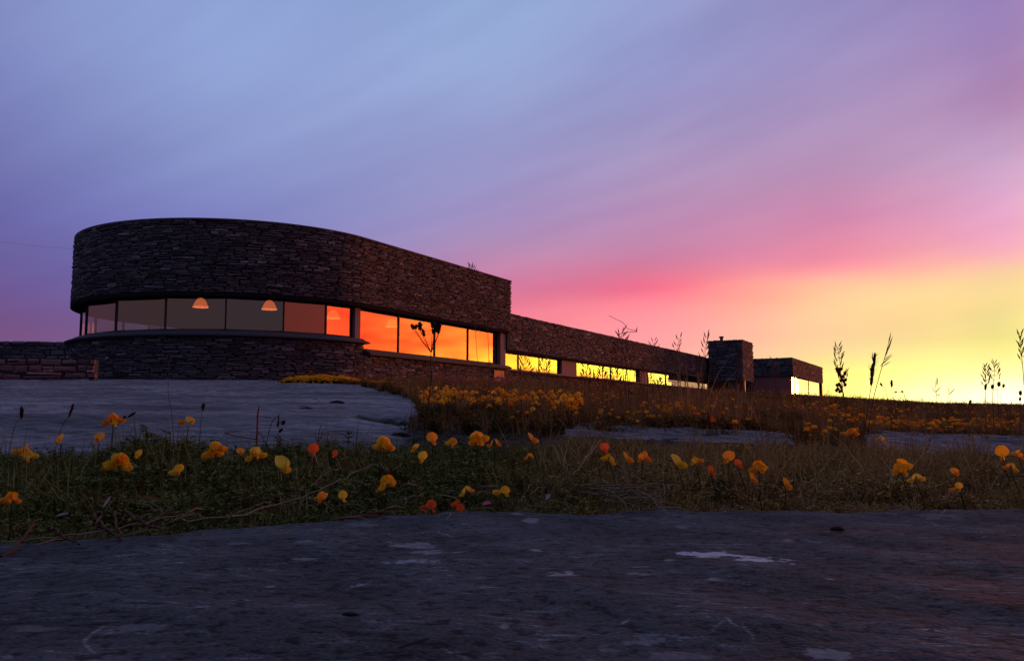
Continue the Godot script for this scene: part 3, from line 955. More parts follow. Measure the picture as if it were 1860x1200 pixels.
# a low run of larger stones; foot points in (pixel, depth)
func stone_wall(called: String, label: String, a: Vector2, b: Vector2, height: float, long: float, course: float, most: int, red := "") -> void:
	var p := Vector3((a.x - 930.0) / FOC * a.y, 0, -a.y)
	var q := Vector3((b.x - 930.0) / FOC * b.y, 0, -b.y)
	p.y = gy(p.x, p.z); q.y = gy(q.x, q.z)
	var along := Vector3(q.x - p.x, 0, q.z - p.z)
	var l := along.length()
	along = along.normalized()
	var w := thing(called, label, "wall", p)
	w.transform.basis = Basis(along, Vector3.UP, along.cross(Vector3.UP))
	var rise := q.y - p.y
	var g := Geo.new()
	g.quad(Vector3(0.03, -0.4, 0), Vector3(l - 0.03, rise - 0.4, 0), Vector3(l - 0.03, rise + height * 0.975, 0), Vector3(0.03, height * 0.975, 0))
	g.quad(Vector3(0.03, height * 0.975, 0), Vector3(l - 0.03, rise + height * 0.975, 0), Vector3(l - 0.03, rise + height * 0.975, -0.4), Vector3(0.03, height * 0.975, -0.4))
	g.quad(Vector3(l - 0.03, rise - 0.4, 0), Vector3(l - 0.03, rise - 0.4, -0.4), Vector3(l - 0.03, rise + height * 0.975, -0.4), Vector3(l - 0.03, rise + height * 0.975, 0))
	put("core", g.mesh(mats.core), w)
	courses(w, l, func(_t): return -0.12, height, func(t, y): return Transform3D(Basis(), Vector3(t, y + rise * t / l, 0.02)), course, long)
	lay_stones(stone_jobs, most, red)
	stone_jobs = []

# ---------------------------------------------------------------- plants
func vary(c: Color, k := 0.25) -> Color:
	var m := rng.randf_range(1.0 - k, 1.0 + k)
	return Color(c.r * m * rng.randf_range(0.9, 1.1), c.g * m, c.b * m * rng.randf_range(0.85, 1.15))

# a sprig of trefoil: thin stems that carry groups of three or five small leaflets; about 4 cm tall
func sprig(stems: int, tall: float) -> Geo:
	var g := Geo.new()
	for s in stems:
		var az := rng.randf() * TAU
		var lean := rng.randf_range(0.15, 0.75)
		var l := tall * rng.randf_range(0.6, 1.1)
		var dir := Vector3(cos(az) * lean, 1.0, sin(az) * lean).normalized()
		var bend := Vector3(rng.randf_range(-0.3, 0.3), rng.randf_range(-0.3, 0.1), rng.randf_range(-0.3, 0.3)) * l
		g.col = Color(0.6, 0.55, 0.4)
		var p0 := Vector3(rng.randf_range(-0.01, 0.01), -0.01, rng.randf_range(-0.01, 0.01))
		var tip := p0 + dir * l + bend
		g.tube([p0, p0 + dir * l * 0.55 + bend * 0.3, tip], [0.0008, 0.0007, 0.0004], 3)
		for k in 5:
			var t := 0.25 + 0.19 * k
			var q := p0 + dir * l * t + bend * t * t
			var a2 := rng.randf() * TAU
			for m in 3:
				var a3 := a2 + (m - 1) * 0.85
				var d := Vector3(cos(a3), rng.randf_range(0.1, 0.9), sin(a3))
				g.col = vary(Color(1, 1, 1), 0.3)
				g.petal(q, d, Vector3.UP, rng.randf_range(0.0045, 0.0085), rng.randf_range(0.0011, 0.0021), 0.5, -0.2, 2, 3)
	return g

func tuft(blades: int, tall: float, wide: float) -> Geo:
	var g := Geo.new()
	for s in blades:
		var az := rng.randf() * TAU
		var lean := rng.randf_range(0.05, 0.7)
		var l := tall * rng.randf_range(0.4, 1.15)
		var h := Vector3(cos(az), 0, sin(az))
		var side := Vector3(-h.z, 0, h.x) * wide
		var b := Vector3(rng.randf_range(-0.012, 0.012), -0.008, rng.randf_range(-0.012, 0.012))
		g.col = vary(Color(1, 1, 1), 0.35)
		var prev := b
		for k in 4:
			var t := (k + 1) / 4.0
			var nxt := b + h * l * lean * t * t + Vector3.UP * l * (t - 0.32 * lean * t * t)
			var w0 := side * (1.0 - k / 4.0)
			var w1 := side * (1.0 - t)
			if k < 3: g.quad(prev - w0, prev + w0, nxt + w1, nxt - w1)
			else: g.tri(prev - w0, prev + w0, nxt)
			prev = nxt
	return g

var banner: Array = []
var wings: Array = []
var petal_cols := [Color(0.96, 0.62, 0.012), Color(0.96, 0.46, 0.01), Color(0.92, 0.72, 0.04), Color(0.92, 0.17, 0.02)]

func make_florets() -> void:
	for c in petal_cols:
		var g := Geo.new()
		g.col = c
		g.petal(Vector3(0, -0.001, 0), Vector3(0, 1.0, -0.22), Vector3(0, 0.2, 1), 0.0125, 0.0075, 0.35, -0.12, 6, 6, 0.8)
		banner.append(g.mesh(mats.petal))
		g = Geo.new()
		g.col = c * 0.95
		for s in [-1.0, 1.0]:
			g.petal(Vector3(0.001 * s, 0, 0), Vector3(0.22 * s, -0.25, 1.0), Vector3(s, 0.25, 0), 0.0115, 0.0042, -0.5, -0.1, 3, 5, 0.9)
		g.col = Color(c.r * 0.8, c.g * 0.75, c.b)
		g.petal(Vector3(0, -0.0015, 0), Vector3(0, -0.4, 1.0), Vector3(0, 1, 0.4), 0.010, 0.0022, 0.6, 0.35, 2, 4)
		wings.append(g.mesh(mats.petal))

# a head of trefoil florets on its stem; size is the width of the head in metres
func flower(called: String, label: String, p: Vector3, size: float, count: int, tint: int, group := "", loose := false) -> Node3D:
	var ground := Vector3(p.x + rng.randf_range(-0.015, 0.015), gy(p.x, p.z) - 0.005, p.z + rng.randf_range(-0.01, 0.01))
	if loose: ground = p + Vector3(0.004, -0.001, 0)
	var t := thing(called, label, "flower", ground, group)
	var c := p - ground
	var g := Geo.new()
	g.col = Color(0.05, 0.05, 0.018)
	g.tube([Vector3.ZERO, c * 0.5 + Vector3(0.003, 0, 0.002), c + Vector3(0, -0.003, 0)], [0.0009, 0.0008, 0.0007], 4)
	put("stem", g.mesh(mats.foliage), t)
	var k := clampf(size / 0.026, 0.5, 1.35)
	if count == 1: k = clampf(size / 0.014, 0.6, 1.4)
	if count > 2: count += 1; k *= 0.86
	var start := rng.randf() * TAU
	for i in count:
		var az := start + TAU * i / count + rng.randf_range(-0.25, 0.25)
		var tilt := rng.randf_range(-0.2, 0.45)
		var sc := k * rng.randf_range(0.85, 1.12)
		if count <= 2: az = rng.randf_range(-0.9, 0.9) + (PI * 0.1 if i == 0 else -PI * 0.45)
		var bs := Basis.from_euler(Vector3(-tilt, az, rng.randf_range(-0.25, 0.25)))
		var r := 0.005 * k if count > 1 else 0.0
		var ct := tint
		if tint < 3 and rng.randf() < 0.3: ct = (tint + 1) % 3
		var f := put("floret", banner[ct], t, Transform3D(bs.scaled(Vector3.ONE * sc), c + bs.z * r + Vector3(0, rng.randf_range(-0.002, 0.004) * k, 0)))
		put("wing_petals", wings[ct], f)
	return t

# a grass or herb with one curved stem and a head of small spikelets
func spindle(l: float, w: float) -> Geo:
	var g := Geo.new()
	g.tube([Vector3.ZERO, Vector3(0, l * 0.25, 0), Vector3(0, l * 0.6, 0), Vector3(0, l, 0)], [w * 0.35, w, w * 0.8, w * 0.08], 5)
	return g

var spike_mesh: Array = []
var dark_col := Color(0.05, 0.022, 0.018)

func aim(dir: Vector3) -> Basis:
	var y := dir.normalized()
	var x := y.cross(Vector3(0.3, 0.1, 0.95)).normalized()
	return Basis(x, y, x.cross(y))

# pts: pixels of the photograph from the foot upwards, all near one depth
func stem_path(pts: Array, depth: float, o: Vector3) -> Array:
	var out: Array = []
	for i in pts.size():
		out.append(at(pts[i][0], pts[i][1], depth + 0.02 * sin(i * 1.7)) - o)
	out[0].y = minf(out[0].y, -0.005)
	return out

func smooth(p: Array, n := 4) -> Array:
	var out: Array = []
	for i in p.size() - 1:
		var a: Vector3 = p[maxi(i - 1, 0)]
		var d: Vector3 = p[mini(i + 2, p.size() - 1)]
		for k in n:
			out.append((p[i] as Vector3).cubic_interpolate(p[i + 1], a, d, float(k) / n))
	out.append(p[-1])
	return out

func taper(n: int, r0: float, r1: float) -> Array:
	var out: Array = []
	for i in n: out.append(lerpf(r0, r1, float(i) / maxf(n - 1.0, 1.0)))
	return out

func stalk(called: String, label: String, category: String, pts: Array, depth: float, r: float, col: Color, heads: Array, group := "") -> Node3D:
	# heads: [kind, u, v, du, dv, width px]: a spikelet from (u, v) running (du, dv)
	var foot := at(pts[0][0], pts[0][1], depth)
	foot.y = gy(foot.x, foot.z)
	var t := thing(called, label, category, foot, group)
	var p := smooth(stem_path(pts, depth, foot))
	var g := Geo.new()
	g.col = col
	g.tube(p, taper(p.size(), r, r * 0.45), 5)
	put("stem", g.mesh(mats.straw), t)
	for h in heads:
		var a := at(h[1], h[2], depth) - foot
		var b := at(h[1] + h[3], h[2] + h[4], depth) - foot
		var zoff := rng.randf_range(-0.006, 0.006)
		a.z += zoff; b.z += zoff * 1.5
		var l := (b - a).length()
		var w: float = h[5] / FOC * depth * (0.36 if h[0] == "bud" else 0.22)
		# a fine branch joins the spikelet to the nearest point of the stem
		var near: Vector3 = p[0]
		for q in p:
			if (q - a).length() < (near - a).length(): near = q
		if (near - a).length() > 0.002:
			var gb := Geo.new()
			gb.col = col
			gb.tube([near, near.lerp(a, 0.5) + Vector3(0, -0.002, 0), a], [r * 0.45, r * 0.4, r * 0.35], 4)
			put("branch", gb.mesh(mats.straw), t)
		var gs := Geo.new()
		gs.col = col if h[0] != "bud" else col * 0.6
		gs.col.a = 1.0
		if h[0] == "bud":
			gs.tube([Vector3.ZERO, Vector3(0, l * 0.12, 0), Vector3(0, l * 0.5, 0), Vector3(0, l * 0.85, 0), Vector3(0, l, 0)], [w * 0.3, w * 0.85, w, w * 0.8, w * 0.3], 8)
			for k in 9:
				var az := k * 2.4
				gs.petal(Vector3(cos(az) * w * 0.8, l * (0.2 + 0.07 * k), sin(az) * w * 0.8), Vector3(cos(az) * 0.7, 1, sin(az) * 0.7), Vector3(cos(az), 0, sin(az)), l * 0.4, w * 0.25, 0.2, 0.1, 2, 2)
			put("seed_head", gs.mesh(mats.straw), t, Transform3D(aim(b - a), a))
		else:
			gs.tube([Vector3.ZERO, Vector3(0, l * 0.25, 0), Vector3(0, l * 0.6, 0), Vector3(0, l, 0)], [w * 0.35, w, w * 0.75, w * 0.06], 5)
			put("spikelet", gs.mesh(mats.straw), t, Transform3D(aim(b - a), a))
	return t

func panicle(n: int, u0: float, v0: float, u1: float, v1: float, spread: float, l: float, w: float) -> Array:
	var out: Array = []
	n = n * 2
	for i in n:
		var t := (i + 0.5) / n
		var s := -1.0 if i % 2 == 0 else 1.0
		var wide := spread * (1.0 - 0.75 * t)
		var u := lerpf(u0, u1, t) + s * wide * rng.randf_range(0.3, 1.0)
		var v := lerpf(v0, v1, t) + rng.randf_range(-2.0, 2.0)
		out.append(["spikelet", u, v, s * rng.randf_range(2.0, 7.0), -l * rng.randf_range(0.7, 1.2), w])
	return out

func scatter_front(sprigs: Array, tufts: Array) -> void:
	var xs: Array = [[], [], [], []]
	var cs: Array = [[], [], [], []]
	var made := 0
	var lows := 0
	while made < 17000:
		var d := rng.randf_range(0.74, 2.15)
		var q := rng.randf_range(-0.95, 0.95)
		var x := q * d
		var u := 930.0 + q * FOC
		var e := slab_edge(x) - 0.03 - 0.035 * maxf(nz.get_noise_1d(x * 190.0 + 300.0) * 2.0, 0.0)
		if d < e: continue
		var bare := nz.get_noise_2d(x * 55.0 + 30.0, d * 80.0)
		# how far back the mat reaches: less on the left, where the rock shows behind it
		var back := lerpf(1.52, 1.66, smoothstep(0.0, 700.0, u))
		if u > 1000.0: back = 1.8 + 0.12 * nz.get_noise_1d(u * 2.0)
		back += 0.22 * nz.get_noise_1d(u * 0.9)
		if d > back: continue
		made += 1
		var from_edge := d - e
		var h := smoothstep(-0.02, 0.30, from_edge) * (0.85 + 0.5 * bare) + 0.35
		if bare < -0.28 and from_edge < 0.35: h *= 0.55
		h = clampf(h, 0.25, 1.25)
		h *= 0.78 + 0.3 * nz.get_noise_1d(u * 1.3 + 40.0) + 0.55 * exp(-pow((u - 295.0) / 60.0, 2.0)) * smoothstep(1.1, 1.35, d)
		var k := rng.randi() % 3
		var y := gy(x, -d)
		if from_edge < 0.05: y = maxf(y, -0.014)
		var green := Color(0.15, 0.165, 0.045).lerp(Color(0.42, 0.25, 0.085), smoothstep(800.0, 1400.0, u))
		if rng.randf() < 0.1: green = Color(0.11, 0.06, 0.025)
		var turn := Basis(Vector3.UP, rng.randf() * TAU)
		if rng.randf() < (0.3 if u < 900.0 else 0.5):
			k = 3
			green = Color(0.16, 0.16, 0.05).lerp(Color(0.36, 0.22, 0.08), smoothstep(700.0, 1300.0, u)) if rng.randf() < 0.75 else Color(0.38, 0.27, 0.14)
		if k == 3: h *= rng.randf_range(0.45, 1.0 if u < 950.0 else 1.15) * (1.6 if rng.randf() < 0.14 else 1.0)
		turn = turn.rotated(Vector3(1, 0, 0), rng.randf_range(-0.2, 0.5 if from_edge < 0.1 else 0.2))
		xs[k].append(Transform3D(turn.scaled(Vector3.ONE * h * rng.randf_range(0.8, 1.2)), Vector3(x, y, -d)))
		cs[k].append(vary(green, 0.3))
	for k in 3:
		tag(many("leafy_ground_cover", sprigs[k].mesh(mats.foliage), xs[k], cs[k]), "low green mat of small trefoil leaves along the edge of the near slab")
	# dry litter along the edge of the slab
	var bits := Geo.new()
	bits.col = Color.WHITE
	bits.tube([Vector3(-0.02, 0, 0), Vector3(-0.007, 0.0025, 0.002), Vector3(0.008, 0.003, -0.001), Vector3(0.02, 0, 0.002)], [0.0003, 0.0006, 0.0005, 0.0002], 4)
	var lx: Array = []
	var lc: Array = []
	for i in 260:
		var x := 0.12 + rng.randfn(0.0, 0.35)
		var d := slab_edge(x) + rng.randfn(0.02, 0.05)
		var y := 0.0025 if d < slab_edge(x) - 0.02 else rng.randf_range(0.0, 0.03)
		lx.append(Transform3D(Basis.from_euler(Vector3(0, rng.randf() * TAU, rng.randf_range(-0.25, 0.25) if d > slab_edge(x) else 0.0)).scaled(Vector3.ONE * rng.randf_range(0.3, 1.2)), Vector3(x, y, -d)))
		lc.append(vary(Color(0.26, 0.18, 0.1) if rng.randf() < 0.6 else Color(0.1, 0.05, 0.03), 0.4))
	tag(many("dry_litter", bits.mesh(mats.straw), lx, lc), "scattered bits of dry straw along the far edge of the near slab")
	tag(many("grass", tufts[0].mesh(mats.foliage), xs[3], cs[3]), "short grass growing through the leafy mat behind the near slab")

func scatter_bank(sprigs: Array, tufts: Array, heads: Array) -> void:
	var xs: Array = [[], [], [], [], []]
	var cs: Array = [[], [], [], [], []]
	var fx: Array = [[], []]
	var fc: Array = [[], []]
	var made := 0
	while made < 58000:
		var s := rng.randf()
		var d := 2.05 * pow(34.0, s * s * 0.25 + s * 0.75) if rng.randf() < 0.75 else rng.randf_range(2.1, 7.0)
		var u := rng.randf_range(380.0, 2500.0)
		var x := (u - 930.0) / FOC * d
		made += 1
		if rocky(x, -d) > 0.3 or crevice(u, d) > 0.25: continue
		# strips of bare limestone between the plants
		if u > 1010.0 and u < 1440.0 and d > 1.85 and d < 2.3 and nz.get_noise_2d(u * 0.5, d * 60.0) < 0.25: continue
		if u > 1540.0 and d > 1.75 and d < 2.45 and nz.get_noise_2d(u * 0.5, d * 60.0) < 0.3: continue
		if u < 1000.0 and d < 2.35 and u > 700.0 and rng.randf() < 0.6: continue
		var local := Vector3(x + 9.835, 0, -d + 31.39).rotated(Vector3.UP, deg_to_rad(27.6))
		if local.x < 5.7 and local.x > -6.0 and local.z > -62.0 and (local.z < 0.0 or Vector2(local.x, local.z).length() < 5.8): continue
		if local.x < 11.6 and local.x < 9.4 and local.z < -44.0 and local.z > -80.0 and local.x > -6.0: continue
		var grow := 1.0 if d < 5.0 else pow(d / 5.0, 0.62)
		var clump := nz.get_noise_2d(x * 26.0 / sqrt(d), d * 26.0 / sqrt(d))
		var h := (1.05 + 0.7 * clump) * grow * rng.randf_range(0.7, 1.2)
		if u < 1000.0 and d > 6.0: h *= 1.25
		h *= lerpf(1.0, 0.72, smoothstep(1250.0, 1700.0, u))
		var k := rng.randi() % 3
		var c := Color(0.2, 0.11, 0.033)
		if u < 950.0: c = Color(0.11, 0.1, 0.03)
		if rng.randf() < 0.35: c = Color(0.28, 0.105, 0.045)
		if rng.randf() < 0.24:
			k = 3
			h *= rng.randf_range(0.5, 0.85) if rng.randf() < 0.9 else rng.randf_range(1.0, 1.7)
			c = Color(0.34, 0.18, 0.07)
		xs[k].append(Transform3D(Basis(Vector3.UP, rng.randf() * TAU).rotated(Vector3(1, 0, 0), rng.randf_range(-0.2, 0.2)).scaled(Vector3.ONE * h), Vector3(x, gy(x, -d), -d)))
		cs[k].append(vary(c, 0.35))
		# flower heads, in drifts
		var drift := nz.get_noise_2d(x * 18.0 / sqrt(d) + 200.0, d * 30.0 / sqrt(d))
		if drift > (0.02 if d < 3.6 else 0.06) and rng.randf() < (0.17 if d < 3.6 else 0.1):
			var fk := 0 if rng.randf() < 0.9 else 1
			fx[fk].append(Transform3D(Basis(Vector3.UP, rng.randf() * TAU).scaled(Vector3.ONE * (0.75 + 0.25 * grow) * rng.randf_range(0.3, 0.7) * (1.0 if d < 6.0 else 0.75 * grow)), Vector3(x, gy(x, -d) + 0.055 * h * rng.randf_range(0.8, 1.15), -d)))
			fc[fk].append(vary(Color(0.85, 0.8, 0.8), 0.35) if fk == 0 else Color(0.9, 0.35, 0.3))
	for k in 3:
		tag(many("leafy_ground_cover", sprigs[k].mesh(mats.foliage), xs[k], cs[k]), "brownish leafy plants covering the bank in front of the building")
	tag(many("grass", tufts[1].mesh(mats.foliage), xs[3], cs[3]), "dry grass mixed into the planted bank in front of the building")
	tag(many("yellow_flowers", heads[0].mesh(mats.petal), fx[0], fc[0]), "drifts of small yellow flowers over the bank in front of the building")
	tag(many("reddish_flowers", heads[0].mesh(mats.petal), fx[1], fc[1]), "small reddish flowers among the yellow ones on the bank")

func flower_head() -> Geo:
	var g := Geo.new()
	for i in 5:
		var az := TAU * i / 5.0
		var d := Vector3(cos(az), 0.35, sin(az))
		g.col = petal_cols[i % 3]
		g.petal(d * 0.004, Vector3(d.x * 0.4, 1.0, d.z * 0.4), d, 0.012, 0.007, 0.3, -0.1, 2, 3)
		g.petal(d * 0.004, d + Vector3(0, -0.3, 0), Vector3.UP, 0.011, 0.004, 0.4, -0.1, 2, 2)
	return g

func cushion(label: String, u: float, d: float, wide: float, deep: float, tall: float, n: int, heads: Array, sprigs: Array) -> void:
	var cx := (u - 930.0) / FOC * d
	var t := thing("flower_cushion", label, "flower patch", Vector3(cx, gy(cx, -d), -d))
	var xs: Array = []; var cs: Array = []; var lx: Array = []; var lc: Array = []
	for i in n:
		var a := rng.randf() * TAU
		var r := sqrt(rng.randf())
		var x := cos(a) * r * wide
		var z := sin(a) * r * deep
		var y := gy(cx + x, -d + z) - t.position.y + tall * sqrt(maxf(1.0 - r * r, 0.0)) * (0.8 + 0.5 * nz.get_noise_2d((cx + x) * 60.0, z * 60.0))
		xs.append(Transform3D(Basis(Vector3.UP, rng.randf() * TAU).scaled(Vector3.ONE * rng.randf_range(1.5, 2.6)), Vector3(x, y, z)))
		cs.append(vary(Color(0.95, 0.95, 0.95), 0.25))
		if i % 2 == 0:
			lx.append(Transform3D(Basis(Vector3.UP, rng.randf() * TAU).scaled(Vector3.ONE * 2.4), Vector3(x, maxf(y - 0.1, -0.02), z)))
			lc.append(vary(Color(0.07, 0.055, 0.016), 0.3))
	many("blossom", heads[0].mesh(mats.petal), xs, cs, t)
	many("leaves", sprigs[0].mesh(mats.foliage), lx, lc, t)

func _ready() -> void:
	rng.seed = 7
	nz.seed = 3; nz.frequency = 0.1; nz.fractal_octaves = 4
	nz2.seed = 4; nz2.frequency = 0.1; nz2.fractal_octaves = 3
	# camera
	var cam := Camera3D.new()
	cam.name = "camera"
	cam.position = Vector3(0, EYE, 0)
	cam.rotation_degrees.x = PITCH
	cam.fov = rad_to_deg(2.0 * atan(600.0 / FOC))
	cam.near = 0.02
	cam.far = 2500.0
	add_child(cam)
	# sky
	var env := Environment.new()
	env.background_mode = Environment.BG_SKY
	env.sky = Sky.new()
	var pano := PanoramaSkyMaterial.new()
	pano.panorama = sky_texture()
	env.sky.sky_material = pano
	env.tonemap_mode = Environment.TONE_MAPPER_LINEAR
	env.tonemap_exposure = 1.0
	env.sdfgi_enabled = true; env.ssao_enabled = true; env.ssil_enabled = true
	var we := WorldEnvironment.new()
	we.name = "surroundings"
	we.environment = env
	add_child(we)
	# the last of the sun, low on the right behind thin cloud
	var sun := DirectionalLight3D.new()
	sun.name = "setting_sun"
	var to_sun := Vector3(sin(deg_to_rad(40.0)), tan(deg_to_rad(1.6)), -cos(deg_to_rad(40.0)))
	sun.basis = Basis.looking_at(-to_sun.normalized())
	sun.light_color = Color(1.0, 0.45, 0.2)
	sun.light_energy = 0.6
	sun.light_angular_distance = 6.0
	sun.shadow_enabled = true
	add_child(sun)

	make_materials()
	build_ground()
	build_slab()
	ledge("rock_ledge", [[1030, 1.98], [1440, 1.95], [1430, 2.25], [1200, 2.3], [1040, 2.28]], 0.012, "bare strip of grey limestone between the plants right of centre")
	ledge("rock_ledge", [[1560, 1.85], [1900, 1.75], [2000, 2.3], [1700, 2.45], [1590, 2.4]], 0.022, "cracked pale limestone ledge between the plants at the right edge")
	build_house()
	stone_wall("dry_stone_wall", "low wall of large reddish stones at the left edge of the rock", Vector2(-420, 19.0), Vector2(172, 20.4), 0.5, 0.36, 0.14, 120, "red_")
	stone_wall("dry_stone_wall", "dark far dry-stone wall on the rise behind the reddish one", Vector2(-420, 36.0), Vector2(130, 40.0), 1.68, 0.42, 0.2, 60)

	# plants that cover the ground
	make_florets()
	var sprigs := [sprig(6, 0.05), sprig(7, 0.045), sprig(5, 0.055)]
	var tufts := [tuft(14, 0.07, 0.0008), tuft(16, 0.1, 0.0009)]
	var heads := [flower_head()]
	scatter_front(sprigs, tufts)
	scatter_bank(sprigs, tufts, heads)
	cushion("long mound of yellow flowers on the rock edge before the rounded wall", 585.0, 15.5, 0.72, 0.8, 0.13, 900, heads, sprigs)
	cushion("small yellow flower mound right of the long one, near the dark green plants", 690.0, 12.0, 0.22, 0.3, 0.06, 120, heads, sprigs)

	# flower heads one can tell apart: pixel, width in pixels, florets, tint, label
	var fl := [
		[205, 768, 44, 3, 1, "tall orange trefoil flower standing above the mat at the left, before the bare rock"],
		[342, 770, 34, 2, 1, "pair of orange florets on top of the highest green hump at the left"],
		[46, 828, 44, 3, 1, "orange and yellow flower head near the left edge, above the lowest orange one"],
		[215, 843, 62, 6, 0, "arched ring of yellow florets in the left part of the mat"],
		[327, 860, 36, 2, 2, "round yellow floret with a smaller one hanging under it, left part of the mat"],
		[390, 822, 60, 6, 0, "broad many-petalled yellow flower head below the highest green hump"],
		[436, 824, 18, 1, 1, "small orange floret just right of the broad many-petalled head"],
		[464, 828, 42, 3, 2, "yellow head with one orange floret, before the reddish broken stem"],
		[20, 908, 42, 3, 1, "orange head low at the left edge, closest to the brown twigs"],
		[512, 848, 32, 1, 2, "dull yellow floret lying flat below the grey rock, left of centre"],
		[570, 823, 19, 1, 3, "red and orange bud in the mat below the dark crevice"],
		[608, 826, 13, 1, 3, "small reddish bud just right of the red and orange bud"],
		[180, 795, 22, 1, 1, "small orange bud at the far rim of the mat below the tall flower"],
		[252, 825, 18, 1, 0, "tiny yellow floret between the arched ring and the green hump"],
		[110, 803, 16, 1, 0, "tiny dull bud on the far rim of the mat near the left edge"],
		[697, 812, 66, 5, 0, "widest bright yellow flower head, in front of the rock's lower right corner"],
		[704, 878, 42, 3, 0, "yellow head hanging in the dark green front of the mat, below the widest head"],
		[587, 907, 36, 2, 0, "pair of yellow florets near the slab edge, left of centre"],
		[622, 906, 20, 1, 2, "single yellow floret right beside the pair near the slab edge"],
		[757, 818, 24, 2, 2, "small yellow head right of the widest flower head"],
		[785, 803, 20, 1, 1, "orange floret standing up between the widest and the brightest heads"],
		[768, 832, 22, 1, 1, "low orange floret below the small yellow head right of the widest one"],
		[822, 808, 30, 2, 1, "orange head with narrow florets left of the brightest round head"],
		[866, 800, 46, 4, 0, "brightest round yellow head, tallest at the centre of the mat"],
		[898, 806, 26, 2, 1, "two orange florets touching the brightest round head on its right"],
		[848, 894, 28, 2, 2, "v-shaped yellow floret in the dark front of the mat, near centre"],
		[965, 798, 18, 1, 1, "small orange floret near the white stone gap, right of centre"],
		[962, 829, 18, 2, 1, "small orange pair below the small floret right of centre"],
		[1098, 818, 19, 1, 3, "vivid red floret at the tip of a pale straw, right of centre"],
		[1106, 836, 28, 2, 0, "yellow florets directly under the vivid red one"],
		[1137, 833, 18, 1, 0, "small upright yellow floret between the vivid red one and a round orange one"],
		[1168, 833, 28, 2, 1, "round orange head right of the small upright floret"],
		[1230, 845, 24, 1, 2, "pale lemon floret with a round banner, between straws"],
		[1264, 840, 26, 2, 0, "yellow floret with a pale tip right of the lemon one"],
		[1291, 856, 18, 1, 3, "deep orange bud right of the pale tipped floret"],
		[1323, 837, 24, 1, 1, "round orange banner standing alone left of the upright pair"],
		[1341, 846, 18, 1, 3, "dark orange bud touching the lone round banner"],
		[1380, 853, 44, 3, 0, "upright pair of rounded yellow petals with a third below"],
		[1366, 872, 18, 1, 1, "orange floret just under the upright pair of rounded petals"],
		[1427, 878, 22, 1, 1, "small orange floret low in the mat right of the upright pair"],
		[1638, 855, 46, 3, 0, "two round golden banners side by side in the right part of the mat"],
		[1666, 873, 30, 2, 2, "yellow florets below and right of the two golden banners"],
		[1743, 888, 30, 2, 1, "star shaped orange floret low at the right with a straw beside it"],
		[1822, 828, 22, 1, 2, "yellow round floret upper left of the group at the right edge"],
		[1836, 852, 28, 2, 1, "round orange head lowest of the group at the right edge"],
		[1852, 828, 22, 2, 0, "yellow floret cut by the right edge of the picture"],
		[1735, 858, 18, 1, 1, "flat small orange floret above the star shaped one"],
		[1548, 788, 30, 3, 1, "orange group at the foot of the tall dark grass spike"],
		[1600, 800, 20, 2, 0, "small yellow group right of the tall spike's foot, before the pale ledge"],
	]
	for f in fl:
		var d := clampf(lerpf(1.48, 0.94, (f[1] - 770.0) / 140.0), 0.82, 1.55)
		if f[0] < 300 and f[1] > 880: d = 0.84
		if f[1] < 801 and f[0] > 1500: d = 1.75
		flower("trefoil_flower", f[5], at(f[0], f[1], d), 0.9 * f[2] / FOC * d, f[3], f[4], "trefoil flowers in the mat behind the slab")
	# fallen and wilted ones
	flower("wilted_flower", "wilted red petals lying on the slab edge, left of two", at(782, 924, 1.02), 0.022, 2, 3, "wilted flowers on the slab edge", true)
	flower("wilted_flower", "wilted red petals lying on the slab edge, right of two", at(833, 923, 1.02), 0.02, 2, 3, "wilted flowers on the slab edge", true)
	flower("wilted_flower", "wilted yellow green flower curling over the slab edge near centre", at(916, 898, 1.0), 0.022, 2, 2, "wilted flowers on the slab edge", true)
	# the drift of small flowers on the near bank
	var small: Array = []
	for i in 170:
		var u := rng.randf_range(770.0, 1056.0)
		var d := rng.randf_range(2.2, 3.0)
		if nz.get_noise_2d(u * 0.35, d * 60.0) < -0.12: continue
		var x := (u - 930.0) / FOC * d
		var p := Vector3(x, gy(x, -d) + rng.randf_range(0.045, 0.085), -d)
		small.append(flower("small_trefoil_flower", "small orange yellow flower of the drift on the near bank", p, rng.randf_range(0.016, 0.024), rng.randi_range(2, 4), [0, 1, 1, 2][rng.randi() % 4], "small flowers of the drift on the near bank"))

	# stalks and grasses that stand out
	stalk("dried_umbel", "dead branching stem with dark round seed heads before the orange window", "dried plant",
		[[770, 790], [777, 740], [783, 690], [782, 655], [783, 640]], 1.95, 0.0017, Color(0.06, 0.03, 0.022),
		[["bud", 751, 598, -4, -10, 9], ["bud", 754, 598, 3, -9, 9], ["bud", 763, 600, -1, -16, 11], ["bud", 771, 611, -4, -14, 8], ["bud", 785, 596, 0, -16, 9], ["bud", 791, 604, 1, -16, 10], ["bud", 797, 602, 0, -17, 11], ["bud", 789, 607, -3, -9, 8], ["bud", 797, 606, -2, -8, 9]])
	stalk("dead_stalk_plant", "thin pale stalk with a tiny bud before the rounded wall", "dried plant", [[322, 800], [312, 760], [305, 715], [306, 672], [307, 655]], 1.5, 0.0006, Color(0.1, 0.06, 0.045), [["bud", 307, 655, 1, -11, 7], ["spikelet", 306, 662, -5, -4, 3], ["spikelet", 306, 662, 6, -3, 3]])
	stalk("plantain_head", "reddish plantain spike leaning right at the far left", "dried plant", [[85, 815], [108, 785], [122, 756]], 1.4, 0.0006, dark_col, [["bud", 121, 758, 8, -26, 6]])
	stalk("plantain_head", "faint reddish spike nearest the left edge of the picture", "dried plant", [[8, 806], [24, 780], [38, 758]], 1.4, 0.0006, dark_col, [["bud", 37, 760, 0, -22, 9]])
